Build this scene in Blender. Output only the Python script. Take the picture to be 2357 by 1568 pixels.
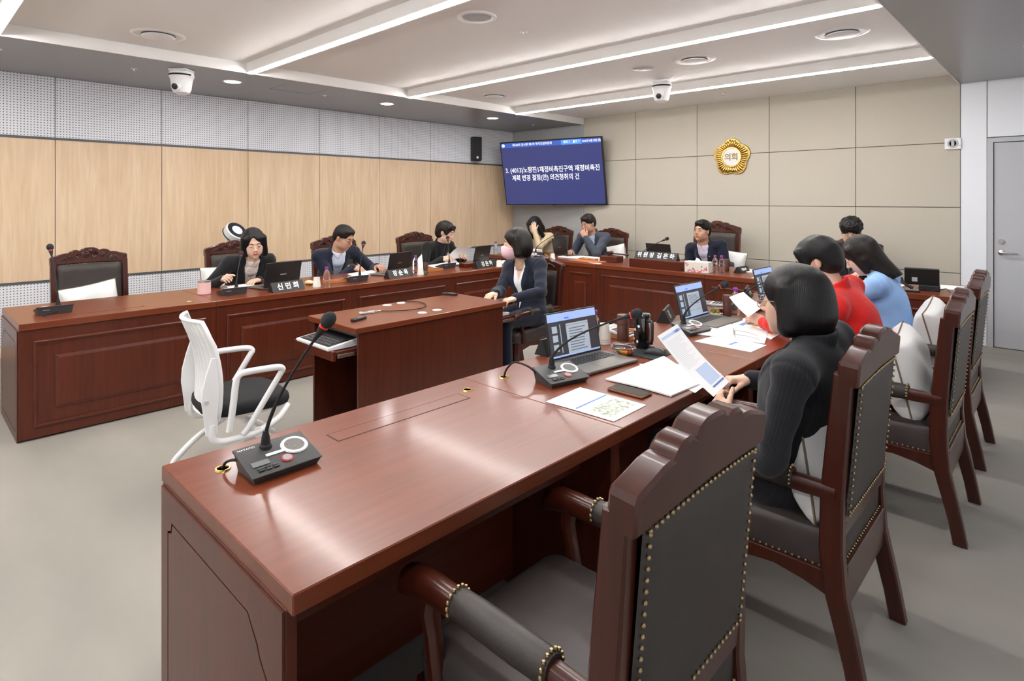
import bpy, math, random
import numpy as np
from mathutils import Vector, Matrix

for o in list(bpy.data.objects): bpy.data.objects.remove(o)
SC = bpy.context.scene
COL = SC.collection
PI = math.pi

# ------------------------------------------------------------------ camera
CAM_H, FPX, CX, CY = 1.533, 1359.0, 1178.5, 459.0
YAW = math.radians(43.6)
cd = bpy.data.cameras.new('camera'); cam = bpy.data.objects.new('camera', cd); COL.objects.link(cam)
cam.location = (0, 0, CAM_H); cam.rotation_euler = (PI/2, 0, YAW)
cd.sensor_fit = 'HORIZONTAL'; cd.sensor_width = 36; cd.lens = 36*FPX/2357; cd.shift_y = -(784-CY)/2357
cd.clip_start = .05
SC.camera = cam
# ------------------------------------------------------------------ world and exposure
w = bpy.data.worlds.new('world'); SC.world = w; w.use_nodes = True
w.node_tree.nodes['Background'].inputs[0].default_value = (.9, .95, 1, 1)
w.node_tree.nodes['Background'].inputs[1].default_value = .3
vs = SC.view_settings
vs.view_transform = 'Standard'; vs.look = 'None'; vs.gamma = 1; vs.use_curve_mapping = False
vs.exposure = 1.12
STRIP_POWER = 40.0      # emission of the ceiling LED strips
DOWN_POWER = 60.0       # emission of the round downlights

# ------------------------------------------------------------------ pixel -> place helpers
FW = np.array([-math.sin(YAW), math.cos(YAW)]); RT = np.array([math.cos(YAW), math.sin(YAW)])
def ray(px): return FW + (px-CX)/FPX*RT
def P(px, py, z=.75):                 # the point of the horizontal plane z seen at a pixel
    d = (CAM_H-z)*FPX/(py-CY); r = ray(px)*d
    return Vector((r[0], r[1], z))
def PY(px, py, y):                    # ... of the plane y = const
    r = ray(px); t = y/r[1]
    return Vector((r[0]*t, y, CAM_H-(py-CY)*t/FPX))
def PX(px, py, x):                    # ... of the plane x = const
    r = ray(px); t = x/r[0]
    return Vector((x, r[1]*t, CAM_H-(py-CY)*t/FPX))

# ------------------------------------------------------------------ mesh collector
class MB:
    def __init__(s): s.v = []; s.f = []
    def add(s, vs, fs, M=None):
        b = len(s.v)
        if M is not None: vs = [M @ Vector(v) for v in vs]
        s.v += [tuple(v) for v in vs]; s.f += [tuple(b+i for i in f) for f in fs]
        return s
    def box(s, x0, x1, y0, y1, z0, z1, M=None):
        v = [(x, y, z) for x in (x0, x1) for y in (y0, y1) for z in (z0, z1)]
        return s.add(v, [(0,1,3,2), (4,6,7,5), (0,4,5,1), (2,3,7,6), (0,2,6,4), (1,5,7,3)], M)
    def cbox(s, x0, x1, y0, y1, z0, z1, c=.004, M=None):     # chamfered box
        v = []
        lo = (x0, y0, z0); hi = (x1, y1, z1); idx = {}
        for ax in range(3):
            for sx in (0, 1):
                for sy in (0, 1):
                    for sz in (0, 1):
                        sg = (sx, sy, sz); p = []
                        for k in range(3):
                            e = hi[k] if sg[k] else lo[k]
                            p.append(e if k == ax else (e-c if sg[k] else e+c))
                        idx[(ax, sg)] = len(v); v.append(tuple(p))
        f = []
        for ax in range(3):
            a, b = (ax+1) % 3, (ax+2) % 3
            for sd in (0, 1):
                q = []
                for i, j in ((0,0), (1,0), (1,1), (0,1)):
                    g = [0,0,0]; g[ax] = sd; g[a] = i; g[b] = j; q.append(idx[(ax, tuple(g))])
                f.append(q if sd else q[::-1])
        for ax in range(3):                                   # edges along ax
            a, b = (ax+1) % 3, (ax+2) % 3
            for i in (0, 1):
                for j in (0, 1):
                    g0 = [0,0,0]; g0[a] = i; g0[b] = j; g1 = list(g0); g1[ax] = 1
                    g0 = tuple(g0); g1 = tuple(g1)
                    q = [idx[(a, g0)], idx[(a, g1)], idx[(b, g1)], idx[(b, g0)]]
                    f.append(q if i != j else q[::-1])
        for sx in (0, 1):
            for sy in (0, 1):
                for sz in (0, 1):
                    g = (sx, sy, sz); q = [idx[(0, g)], idx[(1, g)], idx[(2, g)]]
                    f.append(q if (sx+sy+sz) % 2 else q[::-1])
        return s.add(v, f, M)
    def tube(s, pts, r, n=8, M=None, caps=True, closed=False, flat=None):
        pts = [Vector(p) for p in pts]; m = len(pts)
        rs = r if isinstance(r, (list, tuple)) else [r]*m
        T = []
        for i in range(m):
            a = pts[(i-1) % m] if (closed or i > 0) else pts[0]
            b = pts[(i+1) % m] if (closed or i < m-1) else pts[-1]
            T.append((b-a).normalized() if (b-a).length > 1e-9 else Vector((0,0,1)))
        up = Vector((0,0,1)) if abs(T[0].z) < .9 else Vector((1,0,0))
        N = (up-T[0]*up.dot(T[0])).normalized(); v = []
        for i in range(m):
            N = (N-T[i]*N.dot(T[i]))
            N = N.normalized() if N.length > 1e-6 else T[i].orthogonal().normalized()
            B = T[i].cross(N)
            for k in range(n):
                a = 2*PI*(k+.5)/n; fl = flat if flat else 1
                v.append(pts[i]+rs[i]*(math.cos(a)*N+math.sin(a)*B*fl))
        f = []
        for i in range(m if closed else m-1):
            j = (i+1) % m
            for k in range(n):
                l = (k+1) % n; f.append((i*n+k, i*n+l, j*n+l, j*n+k))
        if caps and not closed:
            f.append(tuple(range(n))[::-1]); f.append(tuple((m-1)*n+k for k in range(n)))
        return s.add(v, f, M)
    def lathe(s, prof, n=20, M=None, a0=0, a1=2*PI):
        full = abs(a1-a0-2*PI) < 1e-6; nn = n if full else n+1; v = []; f = []
        for r, z in prof:
            for k in range(nn):
                a = a0+(a1-a0)*k/n; v.append((r*math.cos(a), r*math.sin(a), z))
        for i in range(len(prof)-1):
            for k in range(n):
                l = (k+1) % nn; f.append((i*nn+k, i*nn+l, (i+1)*nn+l, (i+1)*nn+k))
        if prof[0][0] > 1e-6 and full: f.append(tuple(range(nn))[::-1])
        if prof[-1][0] > 1e-6 and full: f.append(tuple((len(prof)-1)*nn+k for k in range(nn)))
        return s.add(v, f, M)
    def prism(s, poly, z0, z1, M=None):
        n = len(poly)
        ar = sum(poly[i][0]*poly[(i+1) % n][1]-poly[(i+1) % n][0]*poly[i][1] for i in range(n))
        if ar < 0: poly = poly[::-1]
        v = [(x, y, z0) for x, y in poly]+[(x, y, z1) for x, y in poly]
        f = [tuple(range(n))[::-1], tuple(range(n, 2*n))]+[(i, (i+1) % n, n+(i+1) % n, n+i) for i in range(n)]
        return s.add(v, f, M)
    def bprism(s, poly, z0, z1, c, M=None):                   # prism with chamfered top and bottom rims
        n = len(poly)
        ar = sum(poly[i][0]*poly[(i+1) % n][1]-poly[(i+1) % n][0]*poly[i][1] for i in range(n))
        if ar < 0: poly = poly[::-1]
        ins = []
        for i in range(n):
            p = Vector(poly[i]); a = Vector(poly[i-1]); b = Vector(poly[(i+1) % n])
            d1 = (p-a).normalized(); d2 = (b-p).normalized()
            nn = Vector((-d1.y, d1.x))+Vector((-d2.y, d2.x))
            nn = nn.normalized() if nn.length > 1e-6 else Vector((-d1.y, d1.x))
            q = p+nn*c; ins.append((q.x, q.y))
        L = [(ins, z0), (poly, z0+c), (poly, z1-c), (ins, z1)]
        v = [(x, y, z) for pl, z in L for x, y in pl]
        f = [tuple(range(n))[::-1], tuple(range(3*n, 4*n))]
        for k in range(3): f += [(k*n+i, k*n+(i+1) % n, (k+1)*n+(i+1) % n, (k+1)*n+i) for i in range(n)]
        return s.add(v, f, M)
    def ell(s, c, r, nu=16, nv=10, M=None):
        if not isinstance(r, (tuple, list)): r = (r, r, r)
        v = [(c[0], c[1], c[2]-r[2])]; f = []
        for j in range(1, nv):
            th = PI*j/nv
            for k in range(nu):
                a = 2*PI*k/nu
                v.append((c[0]+r[0]*math.sin(th)*math.cos(a), c[1]+r[1]*math.sin(th)*math.sin(a), c[2]-r[2]*math.cos(th)))
        v.append((c[0], c[1], c[2]+r[2])); e = len(v)-1
        for k in range(nu):
            l = (k+1) % nu
            f.append((0, 1+l, 1+k)); f.append((e, e-nu+k, e-nu+l))
            for j in range(nv-2): f.append((1+j*nu+k, 1+j*nu+l, 1+(j+1)*nu+l, 1+(j+1)*nu+k))
        return s.add(v, f, M)
    def grid(s, fn, nu, nv, M=None, close_u=False):
        v = [fn(i/nu, j/nv) for j in range(nv+1) for i in range(nu+1)]; w = nu+1
        return s.add(v, [(j*w+i, j*w+i+1, (j+1)*w+i+1, (j+1)*w+i) for j in range(nv) for i in range(nu)], M)
    def loft(s, rings, M=None, caps=True):
        n = len(rings[0]); v = [p for r in rings for p in r]; f = []
        for i in range(len(rings)-1):
            for k in range(n):
                l = (k+1) % n; f.append((i*n+k, i*n+l, (i+1)*n+l, (i+1)*n+k))
        if caps: f.append(tuple(range(n))[::-1]); f.append(tuple((len(rings)-1)*n+k for k in range(n)))
        return s.add(v, f, M)

def obj(name, mb, mat, parent=None, smooth=35, sub=0):
    me = bpy.data.meshes.new(name); me.from_pydata(mb.v, [], mb.f); me.update()
    o = bpy.data.objects.new(name, me); COL.objects.link(o)
    if isinstance(mat, (list, tuple)):
        for m in mat: me.materials.append(m)
    else: me.materials.append(mat)
    if smooth:
        me.shade_smooth()
        if smooth < 180: me.set_sharp_from_angle(angle=math.radians(smooth))
    if sub:
        m = o.modifiers.new('sub', 'SUBSURF'); m.levels = sub; m.render_levels = sub
    if parent is not None: o.parent = parent
    return o
def tag(o, label, cat, group=None):
    o['label'] = label; o['category'] = cat
    if group: o['group'] = group
    return o
def thing(name, label, cat, loc=(0,0,0), rz=0, group=None):
    o = bpy.data.objects.new(name, None); COL.objects.link(o); o.empty_display_size = .05
    o.location = loc; o.rotation_euler = (0, 0, rz)
    return tag(o, label, cat, group)
def struct(name, mb, mat, parent=None, smooth=0):
    o = obj(name, mb, mat, parent, smooth)
    if parent is None: o['kind'] = 'structure'
    return o
def dup(root, loc, rz=None, label=None, scale=None, only=None):
    r = root.copy(); COL.objects.link(r); r.location = loc
    if rz is not None: r.rotation_euler = (0, 0, rz)
    if label: r['label'] = label
    if scale: r.scale = scale
    for ch in list(root.children):
        c = ch.copy(); COL.objects.link(c); c.parent = r
        for g in list(ch.children):
            d = g.copy(); COL.objects.link(d); d.parent = c
    return r
def crv(pts, n=6, closed=False):            # Catmull-Rom through the points
    p = [Vector(q) for q in pts]; m = len(p); out = []
    for i in range(m if closed else m-1):
        a, b, c, d = (p[(i-1) % m] if closed or i else p[0]), p[i], p[(i+1) % m], (p[(i+2) % m] if closed or i+2 < m else p[-1])
        for k in range(n):
            t = k/n; out.append(.5*((2*b)+(c-a)*t+(2*a-5*b+4*c-d)*t*t+(3*b-a-3*c+d)*t**3))
    if not closed: out.append(p[-1])
    return out
def T(x=0, y=0, z=0): return Matrix.Translation((x, y, z))
def RX(a): return Matrix.Rotation(a, 4, 'X')
def RY(a): return Matrix.Rotation(a, 4, 'Y')
def RZ(a): return Matrix.Rotation(a, 4, 'Z')
def rad(d): return math.radians(d)
def frame(o, x, y, z=None):          # matrix with given axes
    x = Vector(x).normalized(); y = Vector(y).normalized()
    z = Vector(z).normalized() if z else x.cross(y).normalized()
    m = Matrix.Identity(4)
    for i in range(3): m[i][0] = x[i]; m[i][1] = y[i]; m[i][2] = z[i]; m[i][3] = o[i]
    return m
_txt = []
def text(name, s, size, mat, parent=None, M=None, ext=.0006, bold=0, align='CENTER', sx=1, space=1):
    c = bpy.data.curves.new(name, 'FONT'); c.body = s; c.size = size; c.extrude = ext; c.offset = bold
    c.align_x = align; c.align_y = 'CENTER'; c.resolution_u = 3; c.space_character = space
    o = bpy.data.objects.new(name, c); COL.objects.link(o)
    _txt.append((o, mat, parent, (M or Matrix.Identity(4)) @ Matrix.Diagonal((sx, 1, 1, 1)), name))
def flush_text():
    bpy.context.view_layer.update(); dg = bpy.context.evaluated_depsgraph_get()
    for o, mat, parent, M, name in _txt:
        me = bpy.data.meshes.new_from_object(o.evaluated_get(dg)); c = o.data
        bpy.data.objects.remove(o); bpy.data.curves.remove(c)
        me.transform(M); me.materials.clear(); me.materials.append(mat); me.name = name
        n = bpy.data.objects.new(name, me); COL.objects.link(n); n.parent = parent
    _txt.clear()

# ------------------------------------------------------------------ materials
def mat(name, col, rough=.5, metal=0, coat=0, spec=.5, noise=None, bump=None, emit=None, trans=0, sheen=0, alpha=1, ior=1.45, coat_rough=.08):
    m = bpy.data.materials.new(name); m.use_nodes = True; nt = m.node_tree; b = nt.nodes['Principled BSDF']
    b.inputs['Base Color'].default_value = (*col, 1); b.inputs['Roughness'].default_value = rough
    b.inputs['Metallic'].default_value = metal; b.inputs['Coat Weight'].default_value = coat
    b.inputs['Coat Roughness'].default_value = coat_rough
    b.inputs['Specular IOR Level'].default_value = spec; b.inputs['Transmission Weight'].default_value = trans
    b.inputs['IOR'].default_value = ior; b.inputs['Sheen Weight'].default_value = sheen; b.inputs['Alpha'].default_value = alpha
    if emit: b.inputs['Emission Color'].default_value = (*emit[0], 1); b.inputs['Emission Strength'].default_value = emit[1]
    N = nt.nodes; L = nt.links
    if noise or bump:
        tc = N.new('ShaderNodeTexCoord')
    if noise:                       # (scale vec, amount, detail)
        sc, amt = noise[0], noise[1]
        mp = N.new('ShaderNodeMapping'); mp.inputs['Scale'].default_value = sc if isinstance(sc, tuple) else (sc,)*3
        nz = N.new('ShaderNodeTexNoise'); nz.inputs['Scale'].default_value = 1; nz.inputs['Detail'].default_value = 5
        L.new(tc.outputs['Object'], mp.inputs[0]); L.new(mp.outputs[0], nz.inputs['Vector'])
        cr = N.new('ShaderNodeValToRGB'); L.new(nz.outputs[0], cr.inputs[0])
        cr.color_ramp.elements[0].position = .3; cr.color_ramp.elements[1].position = .7
        cr.color_ramp.elements[0].color = (*[c*(1-amt) for c in col], 1)
        cr.color_ramp.elements[1].color = (*[min(1, c*(1+amt)) for c in col], 1)
        L.new(cr.outputs[0], b.inputs['Base Color'])
    if bump:                        # (scale, strength)
        mp2 = N.new('ShaderNodeMapping'); sc = bump[0]; mp2.inputs['Scale'].default_value = sc if isinstance(sc, tuple) else (sc,)*3
        n2 = N.new('ShaderNodeTexNoise'); n2.inputs['Scale'].default_value = 1; n2.inputs['Detail'].default_value = 4
        L.new(tc.outputs['Object'], mp2.inputs[0]); L.new(mp2.outputs[0], n2.inputs['Vector'])
        bp = N.new('ShaderNodeBump'); bp.inputs['Strength'].default_value = bump[1]; bp.inputs['Distance'].default_value = .004
        L.new(n2.outputs[0], bp.inputs['Height']); L.new(bp.outputs[0], b.inputs['Normal'])
    return m
def wood(name, c0, c1, axis, rough=.34, coat=.12, fine=1.0):
    m = bpy.data.materials.new(name); m.use_nodes = True; nt = m.node_tree; b = nt.nodes['Principled BSDF']; N = nt.nodes; L = nt.links
    tc = N.new('ShaderNodeTexCoord'); mp = N.new('ShaderNodeMapping')
    s = [45*fine]*3; s[axis] = 2.0; mp.inputs['Scale'].default_value = s
    nz = N.new('ShaderNodeTexNoise'); nz.inputs['Scale'].default_value = 1; nz.inputs['Detail'].default_value = 6; nz.inputs['Distortion'].default_value = .6
    L.new(tc.outputs['Object'], mp.inputs[0]); L.new(mp.outputs[0], nz.inputs['Vector'])
    mp2 = N.new('ShaderNodeMapping'); s2 = [7*fine]*3; s2[axis] = .5; mp2.inputs['Scale'].default_value = s2
    n2 = N.new('ShaderNodeTexNoise'); n2.inputs['Scale'].default_value = 1; n2.inputs['Detail'].default_value = 3
    L.new(tc.outputs['Object'], mp2.inputs[0]); L.new(mp2.outputs[0], n2.inputs['Vector'])
    ad = N.new('ShaderNodeMath'); ad.operation = 'MULTIPLY_ADD'; L.new(nz.outputs[0], ad.inputs[0]); ad.inputs[1].default_value = .6
    mu = N.new('ShaderNodeMath'); mu.operation = 'MULTIPLY'; L.new(n2.outputs[0], mu.inputs[0]); mu.inputs[1].default_value = .4
    L.new(mu.outputs[0], ad.inputs[2])
    cr = N.new('ShaderNodeValToRGB'); L.new(ad.outputs[0], cr.inputs[0])
    cr.color_ramp.elements[0].position = .33; cr.color_ramp.elements[1].position = .68
    cr.color_ramp.elements[0].color = (*c0, 1); cr.color_ramp.elements[1].color = (*c1, 1)
    L.new(cr.outputs[0], b.inputs['Base Color'])
    b.inputs['Roughness'].default_value = rough; b.inputs['Coat Weight'].default_value = coat; b.inputs['Coat Roughness'].default_value = .12; b.inputs['Specular IOR Level'].default_value = .4
    return m
def perforated(name, col, pitch=.026, r=.2):
    m = bpy.data.materials.new(name); m.use_nodes = True; nt = m.node_tree; b = nt.nodes['Principled BSDF']; N = nt.nodes; L = nt.links
    tc = N.new('ShaderNodeTexCoord'); sp = N.new('ShaderNodeSeparateXYZ'); L.new(tc.outputs['Object'], sp.inputs[0])
    sq = []
    for ax in ('Y', 'Z'):
        d = N.new('ShaderNodeMath'); d.operation = 'DIVIDE'; L.new(sp.outputs[ax], d.inputs[0]); d.inputs[1].default_value = pitch
        f = N.new('ShaderNodeMath'); f.operation = 'FRACT'; L.new(d.outputs[0], f.inputs[0])
        s = N.new('ShaderNodeMath'); s.operation = 'SUBTRACT'; L.new(f.outputs[0], s.inputs[0]); s.inputs[1].default_value = .5
        q = N.new('ShaderNodeMath'); q.operation = 'MULTIPLY'; L.new(s.outputs[0], q.inputs[0]); L.new(s.outputs[0], q.inputs[1]); sq.append(q)
    a = N.new('ShaderNodeMath'); a.operation = 'ADD'; L.new(sq[0].outputs[0], a.inputs[0]); L.new(sq[1].outputs[0], a.inputs[1])
    lt = N.new('ShaderNodeMath'); lt.operation = 'LESS_THAN'; L.new(a.outputs[0], lt.inputs[0]); lt.inputs[1].default_value = r*r
    mx = N.new('ShaderNodeMix'); mx.data_type = 'RGBA'; L.new(lt.outputs[0], mx.inputs['Factor'])
    mx.inputs['A'].default_value = (*col, 1); mx.inputs['B'].default_value = (.12, .12, .13, 1)
    L.new(mx.outputs['Result'], b.inputs['Base Color']); b.inputs['Roughness'].default_value = .55
    return m

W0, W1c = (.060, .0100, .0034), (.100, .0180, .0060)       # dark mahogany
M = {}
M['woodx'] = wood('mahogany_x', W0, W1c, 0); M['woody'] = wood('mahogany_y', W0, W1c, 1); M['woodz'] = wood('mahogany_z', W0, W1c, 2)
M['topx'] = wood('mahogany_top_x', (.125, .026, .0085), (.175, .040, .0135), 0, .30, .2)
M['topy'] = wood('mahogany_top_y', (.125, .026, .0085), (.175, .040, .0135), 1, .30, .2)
M['chairwood'] = wood('chair_wood', (.036, .0065, .0028), (.062, .0118, .0050), 2, .30, .22)
M['oak'] = wood('oak', (.66, .46, .285), (.82, .62, .42), 2, .5, 0, .6)
M['oaky'] = wood('oak_y', (.62, .43, .27), (.74, .55, .36), 1, .5, 0, .6)
M['leather'] = mat('brown_leather', (.034, .027, .024), .48, noise=(9, .15), bump=(380, .12))
M['leather_seat'] = mat('seat_leather', (.048, .036, .035), .45, noise=(9, .15), bump=(380, .12))
M['brass'] = mat('brass', (.40, .30, .16), .38, 1)
M['gold'] = mat('gold', (.75, .50, .16), .2, 1)
M['white_fabric'] = mat('white_fabric', (.80, .79, .77), .85, bump=((260, 260, 60), .25), sheen=.2)
M['piping'] = mat('piping', (.20, .15, .10), .7)
M['perf'] = perforated('perforated', (.80, .80, .83))
M['greywall'] = mat('grey_wall', (.40, .40, .40), .55)
M['whitepanel'] = mat('white_panel', (.80, .82, .86), .4)
M['beige'] = mat('beige_fabric', (.50, .46, .385), .8, noise=((40, 40, 400), .05), bump=((300, 300, 900), .2))
M['ceil'] = mat('ceiling_white', (.86, .845, .82), .7)
M['soffit'] = mat('soffit_grey', (.27, .27, .28), .3, spec=.6)
M['darktrim'] = mat('dark_trim', (.10, .10, .11), .4)
M['floor'] = mat('vinyl_floor', (.265, .245, .218), .55, spec=.3, noise=((.9, 2.2, 1), .10), bump=((25, 25, 25), .06))
M['door'] = mat('grey_door', (.47, .475, .50), .4)
M['steel'] = mat('steel', (.62, .60, .57), .25, 1)
M['black'] = mat('black_plastic', (.012, .012, .013), .42)
M['matte'] = mat('matte_black', (.010, .010, .011), .7)
M['dgrey'] = mat('dark_grey_plastic', (.045, .045, .046), .4)
M['grey'] = mat('grey_plastic', (.25, .25, .26), .4)
M['lgrey'] = mat('light_grey', (.5, .5, .52), .4)
M['white'] = mat('white_plastic', (.82, .82, .82), .35)
M['red'] = mat('red_ring', (.7, .03, .02), .4)
M['paper'] = mat('paper', (.86, .86, .86), .8)
M['foam'] = mat('mic_foam', (.018, .020, .024), .9, bump=(700, .5))
M['glass'] = mat('clear_plastic', (.97, .98, .99), .05, trans=1, ior=1.14, coat=.8)
M['purple'] = mat('purple_cap', (.22, .04, .36), .4)
M['led'] = mat('led_strip', (1, 1, 1), .5, emit=((1, .98, .96), STRIP_POWER))
M['down'] = mat('downlight', (1, 1, 1), .5, emit=((.95, .97, 1), DOWN_POWER))
# ================================================================== the room
XL, XR, YB, YF = -7.48, .80, 7.885, -2.6
XS, XS2 = -5.88, -.885            # soffit edges
ZS, ZC = 2.77, 2.868
ZW0, ZW1 = .71, 2.147             # wood band
b = MB().box(XL-.1, XR+.1, YF-.1, YB+.1, -.1, 0)
floor = struct('floor', b, M['floor'])
# left wall: backing + separate panels
wl = struct('wall_left', MB().box(XL-.12, XL-.012, YF, YB, 0, 3.0), M['darktrim'])
ys = [1.141+.9645*k for k in range(-4, 7)]+[YB]
ys = [YF]+ys
for i in range(len(ys)-1):
    a, c = ys[i]+.003, ys[i+1]-.003
    obj('perforated_panel', MB().cbox(XL-.012, XL, a, c, ZW1+.012, ZS, .002), M['perf'], wl, 0)
    obj('wood_panel', MB().cbox(XL-.012, XL+.002, a, c, ZW0+.012, ZW1-.012, .002), M['oak'], wl, 0)
    obj('perforated_panel', MB().cbox(XL-.012, XL, a, c, .105, ZW0-.012, .002), M['perf'], wl, 0)
struct('baseboard_left', MB().cbox(XL-.01, XL+.006, YF, YB, 0, .10, .003), M['oaky'])
struct('trim_1', MB().box(XL-.011, XL+.006, YF, YB, ZW1-.012, ZW1+.012), M['darktrim'])
struct('trim_2', MB().box(XL-.011, XL+.006, YF, YB, ZW0-.012, ZW0+.012), M['darktrim'])
# back wall: grey part, beige panels, white panels and the door
wb = struct('wall_back', MB().box(XL-.1, XR+.1, YB+.02, YB+.14, 0, 3.0), M['darktrim'])
obj('grey_panel', MB().box(XL, XS-.004, YB, YB+.02, 0, 3.0), M['greywall'], wb, 0)
obj('corner_strip', MB().box(XS-.012, XS+.014, YB-.012, YB+.02, 0, ZS), M['door'], wb, 0)
zs = [.035, .738, 1.446, 2.144, ZC+.01]; xs = [XS+.014, -4.876, -3.876, -2.876, -1.876, XS2+.005]
for i in range(5):
    for j in range(4):
        obj('fabric_panel', MB().cbox(xs[i]+.003, xs[i+1]-.003, YB-.01, YB+.02, zs[j]+.003, zs[j+1]-.003, .003), M['beige'], wb, 0)
DX0, DX1, DZ = -.657, .28, 2.17
obj('white_panel', MB().cbox(XS2+.008, DX0-.004, YB-.012, YB+.02, 0, ZS+.02, .002), M['whitepanel'], wb, 0)
obj('white_panel', MB().cbox(DX0+.002, DX1, YB-.012, YB+.02, DZ+.01, ZS+.02, .002), M['whitepanel'], wb, 0)
obj('white_panel', MB().cbox(DX1+.004, XR, YB-.012, YB+.02, 0, ZS+.02, .002), M['whitepanel'], wb, 0)
d = thing('door_1', 'grey steel door with lever handle in the white wall', 'door', (DX0, YB, 0)); d['kind'] = 'structure'
DW = DX1-DX0
b = MB().box(0, .05, -.03, .015, 0, DZ).box(DW-.05, DW, -.03, .015, 0, DZ).box(.05, DW-.05, -.03, .015, DZ-.045, DZ)
obj('door_frame', b, M['door'], d)
obj('door_leaf', MB().cbox(.056, DW-.056, -.012, .012, .006, DZ-.052, .002), M['door'], d, 0)
h = MB().lathe([(0, 0), (.028, 0), (.03, .004), (.026, .012), (.012, .016), (.012, .05), (0, .052)], 20, T(.115, -.012, .985) @ RX(PI/2))
h.tube([(.115, -.062, .985), (.16, -.066, .985), (.21, -.062, .984), (.245, -.056, .983)], [.011, .011, .01, .008], 10)
lv = obj('lever_handle', h, M['steel'], d)
obj('lock_cylinder', MB().lathe([(0, .022), (.02, .022), (.024, .016), (.026, 0)], 20, T(.115, -.012, 1.10) @ RX(PI/2)).box(-.003, .003, -.04, -.03, -.014, .014, T(.115, 0, 1.10)), M['steel'], d)
# right wall and the wall behind the camera
wr = struct('wall_right', MB().box(XR, XR+.12, YF, YB, 0, 3.0), M['whitepanel'])
wf = struct('wall_front', MB().box(XL, XR, YF-.12, YF, 0, 3.0), M['whitepanel'])
# ceiling: raised white field between two grey soffits
cl = struct('ceiling', MB().box(XL-.1, XR+.1, YF-.1, YB+.1, ZC+.002, ZC+.1), M['ceil'])
obj('soffit', MB().box(XL-.1, XS, YF, YB+.02, ZS, ZC+.002), M['soffit'], cl, 0)
obj('soffit', MB().box(XS2, XR+.1, YF, YB+.02, ZS, ZC+.002), M['soffit'], cl, 0)
obj('edge_trim', MB().box(XS, XS+.012, YF, YB, ZS-.002, ZC+.001), M['ceil'], cl, 0)
obj('edge_trim', MB().box(XS2-.012, XS2, YF, YB, ZS-.002, ZC+.001), M['ceil'], cl, 0)
STRIPS = [-1.43, .49, 2.41, 4.335, 6.24]
for y in STRIPS:
    bm_ = obj('ceiling_beam', MB().box(XS+.012, XS2-.012, y-.015, y+.075, ZS+.004, ZC+.001), M['ceil'], cl, 0)
names = {-1.43: 'behind the camera', .49: 'nearest to the camera, upper left corner', 2.41: 'second from the left, ending above the white mesh chair', 4.335: 'long one crossing the middle of the ceiling', 6.24: 'farthest one, just before the beige wall'}
for y in STRIPS:
    t = obj('strip_light', MB().cbox(XS+.02, XS2-.02, y-.008, y+.040, ZS-.007, ZS+.0035, .0025), M['led'], None, 0)
    tag(t, 'white linear ceiling light, '+names[y], 'light', 'linear ceiling lights')
# soffit access hatch, seam
hp = [P(621, 204, ZS), P(711, 217, ZS), P(757, 206, ZS)]
b = MB()
yy0, yy1, xh0, xh1 = hp[0].y, hp[1].y, hp[0].x, hp[0].x+.42
for q in ((xh0, xh0+.004, yy0, yy1), (xh0, xh1, yy0, yy0+.004), (xh0, xh1, yy1-.004, yy1)): b.box(q[0], q[1], q[2], q[3], ZS-.001, ZS+.01)
obj('hatch_gap', b, M['darktrim'], cl, 0)
obj('soffit_seam', MB().box(XS2+.02, XR, 5.0, 5.003, ZS-.0008, ZS+.002), M['lgrey'], cl, 0)
# downlights
dl = None
for k, (px, py, lb) in enumerate([(535, 188, 'round recessed downlight in the grey soffit, between the dome camera and the hatch'), (891, 239, 'round recessed downlight in the grey soffit, middle one of three'), (1134, 272, 'round recessed downlight in the grey soffit, above the black wall speaker'), (-2, 117, 'round recessed downlight in the grey soffit, cut by the left picture edge')]):
    p = P(px, py, ZS)
    if px < 0: p = Vector((-6.42, .53, ZS))
    if dl is None:
        dl = thing('downlight', lb, 'light', p, 0, 'round soffit downlights')
        obj('trim_ring', MB().lathe([(.078, .004), (.078, -.004), (.098, -.003), (.1, .004)], 28), M['white'], dl)
        obj('lamp', MB().lathe([(0, -.003), (.06, -.003), (.0785, .0005)], 24), M['down'], dl)
    else: dup(dl, p, 0, lb)
for k, y in enumerate((-1.4, .5, 2.45, 4.4, 6.3)):
    dup(dl, (-.2, y, ZS), 0, 'round recessed downlight in the right grey soffit, '+['behind the camera', 'right above the camera', 'above the black-jacketed person', 'above the chairs by the right wall', 'nearest the grey door'][k])
# ceiling air diffusers
df = None
for px, py, lb in [(365, 81, 'round white air diffuser in the ceiling near the left dome camera'), (1938, 77, 'round white air diffuser in the ceiling near the right grey soffit'), (1598, 138, 'round white air diffuser beside the dome camera over the middle'), (1138, 221, 'small-looking round air diffuser far back between the last two strip lights')]:
    p = P(px, py, ZC)
    if df is None:
        df = thing('air_diffuser', lb, 'vent', p, 0, 'round ceiling diffusers')
        obj('outer_ring', MB().lathe([(.125, 0), (.155, -.006), (.19, -.003), (.2, .004)], 32), M['white'], df)
        obj('disc', MB().lathe([(0, -.022), (.11, -.022), (.122, -.016), (.118, -.008), (0, -.006)], 32), M['white'], df)
        obj('throat', MB().lathe([(0, -.002), (.126, -.001)], 32), M['grey'], df)
    else: dup(df, p, 0, lb)
p = P(1098, 39, ZC)
t = thing('round_air_vent', 'round recessed white air vent in the ceiling at the top of the picture', 'vent', p)
obj('ring', MB().lathe([(.105, .0), (.12, -.012), (.14, -.008), (.145, .002)], 32), M['white'], t); obj('recess', MB().lathe([(0, -.001), (.106, -.002)], 28), M['lgrey'], t)
p = P(1480, 158, ZC)
t = thing('ceiling_speaker', 'flat pale grey round ceiling speaker left of the dome camera', 'speaker', p)
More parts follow.
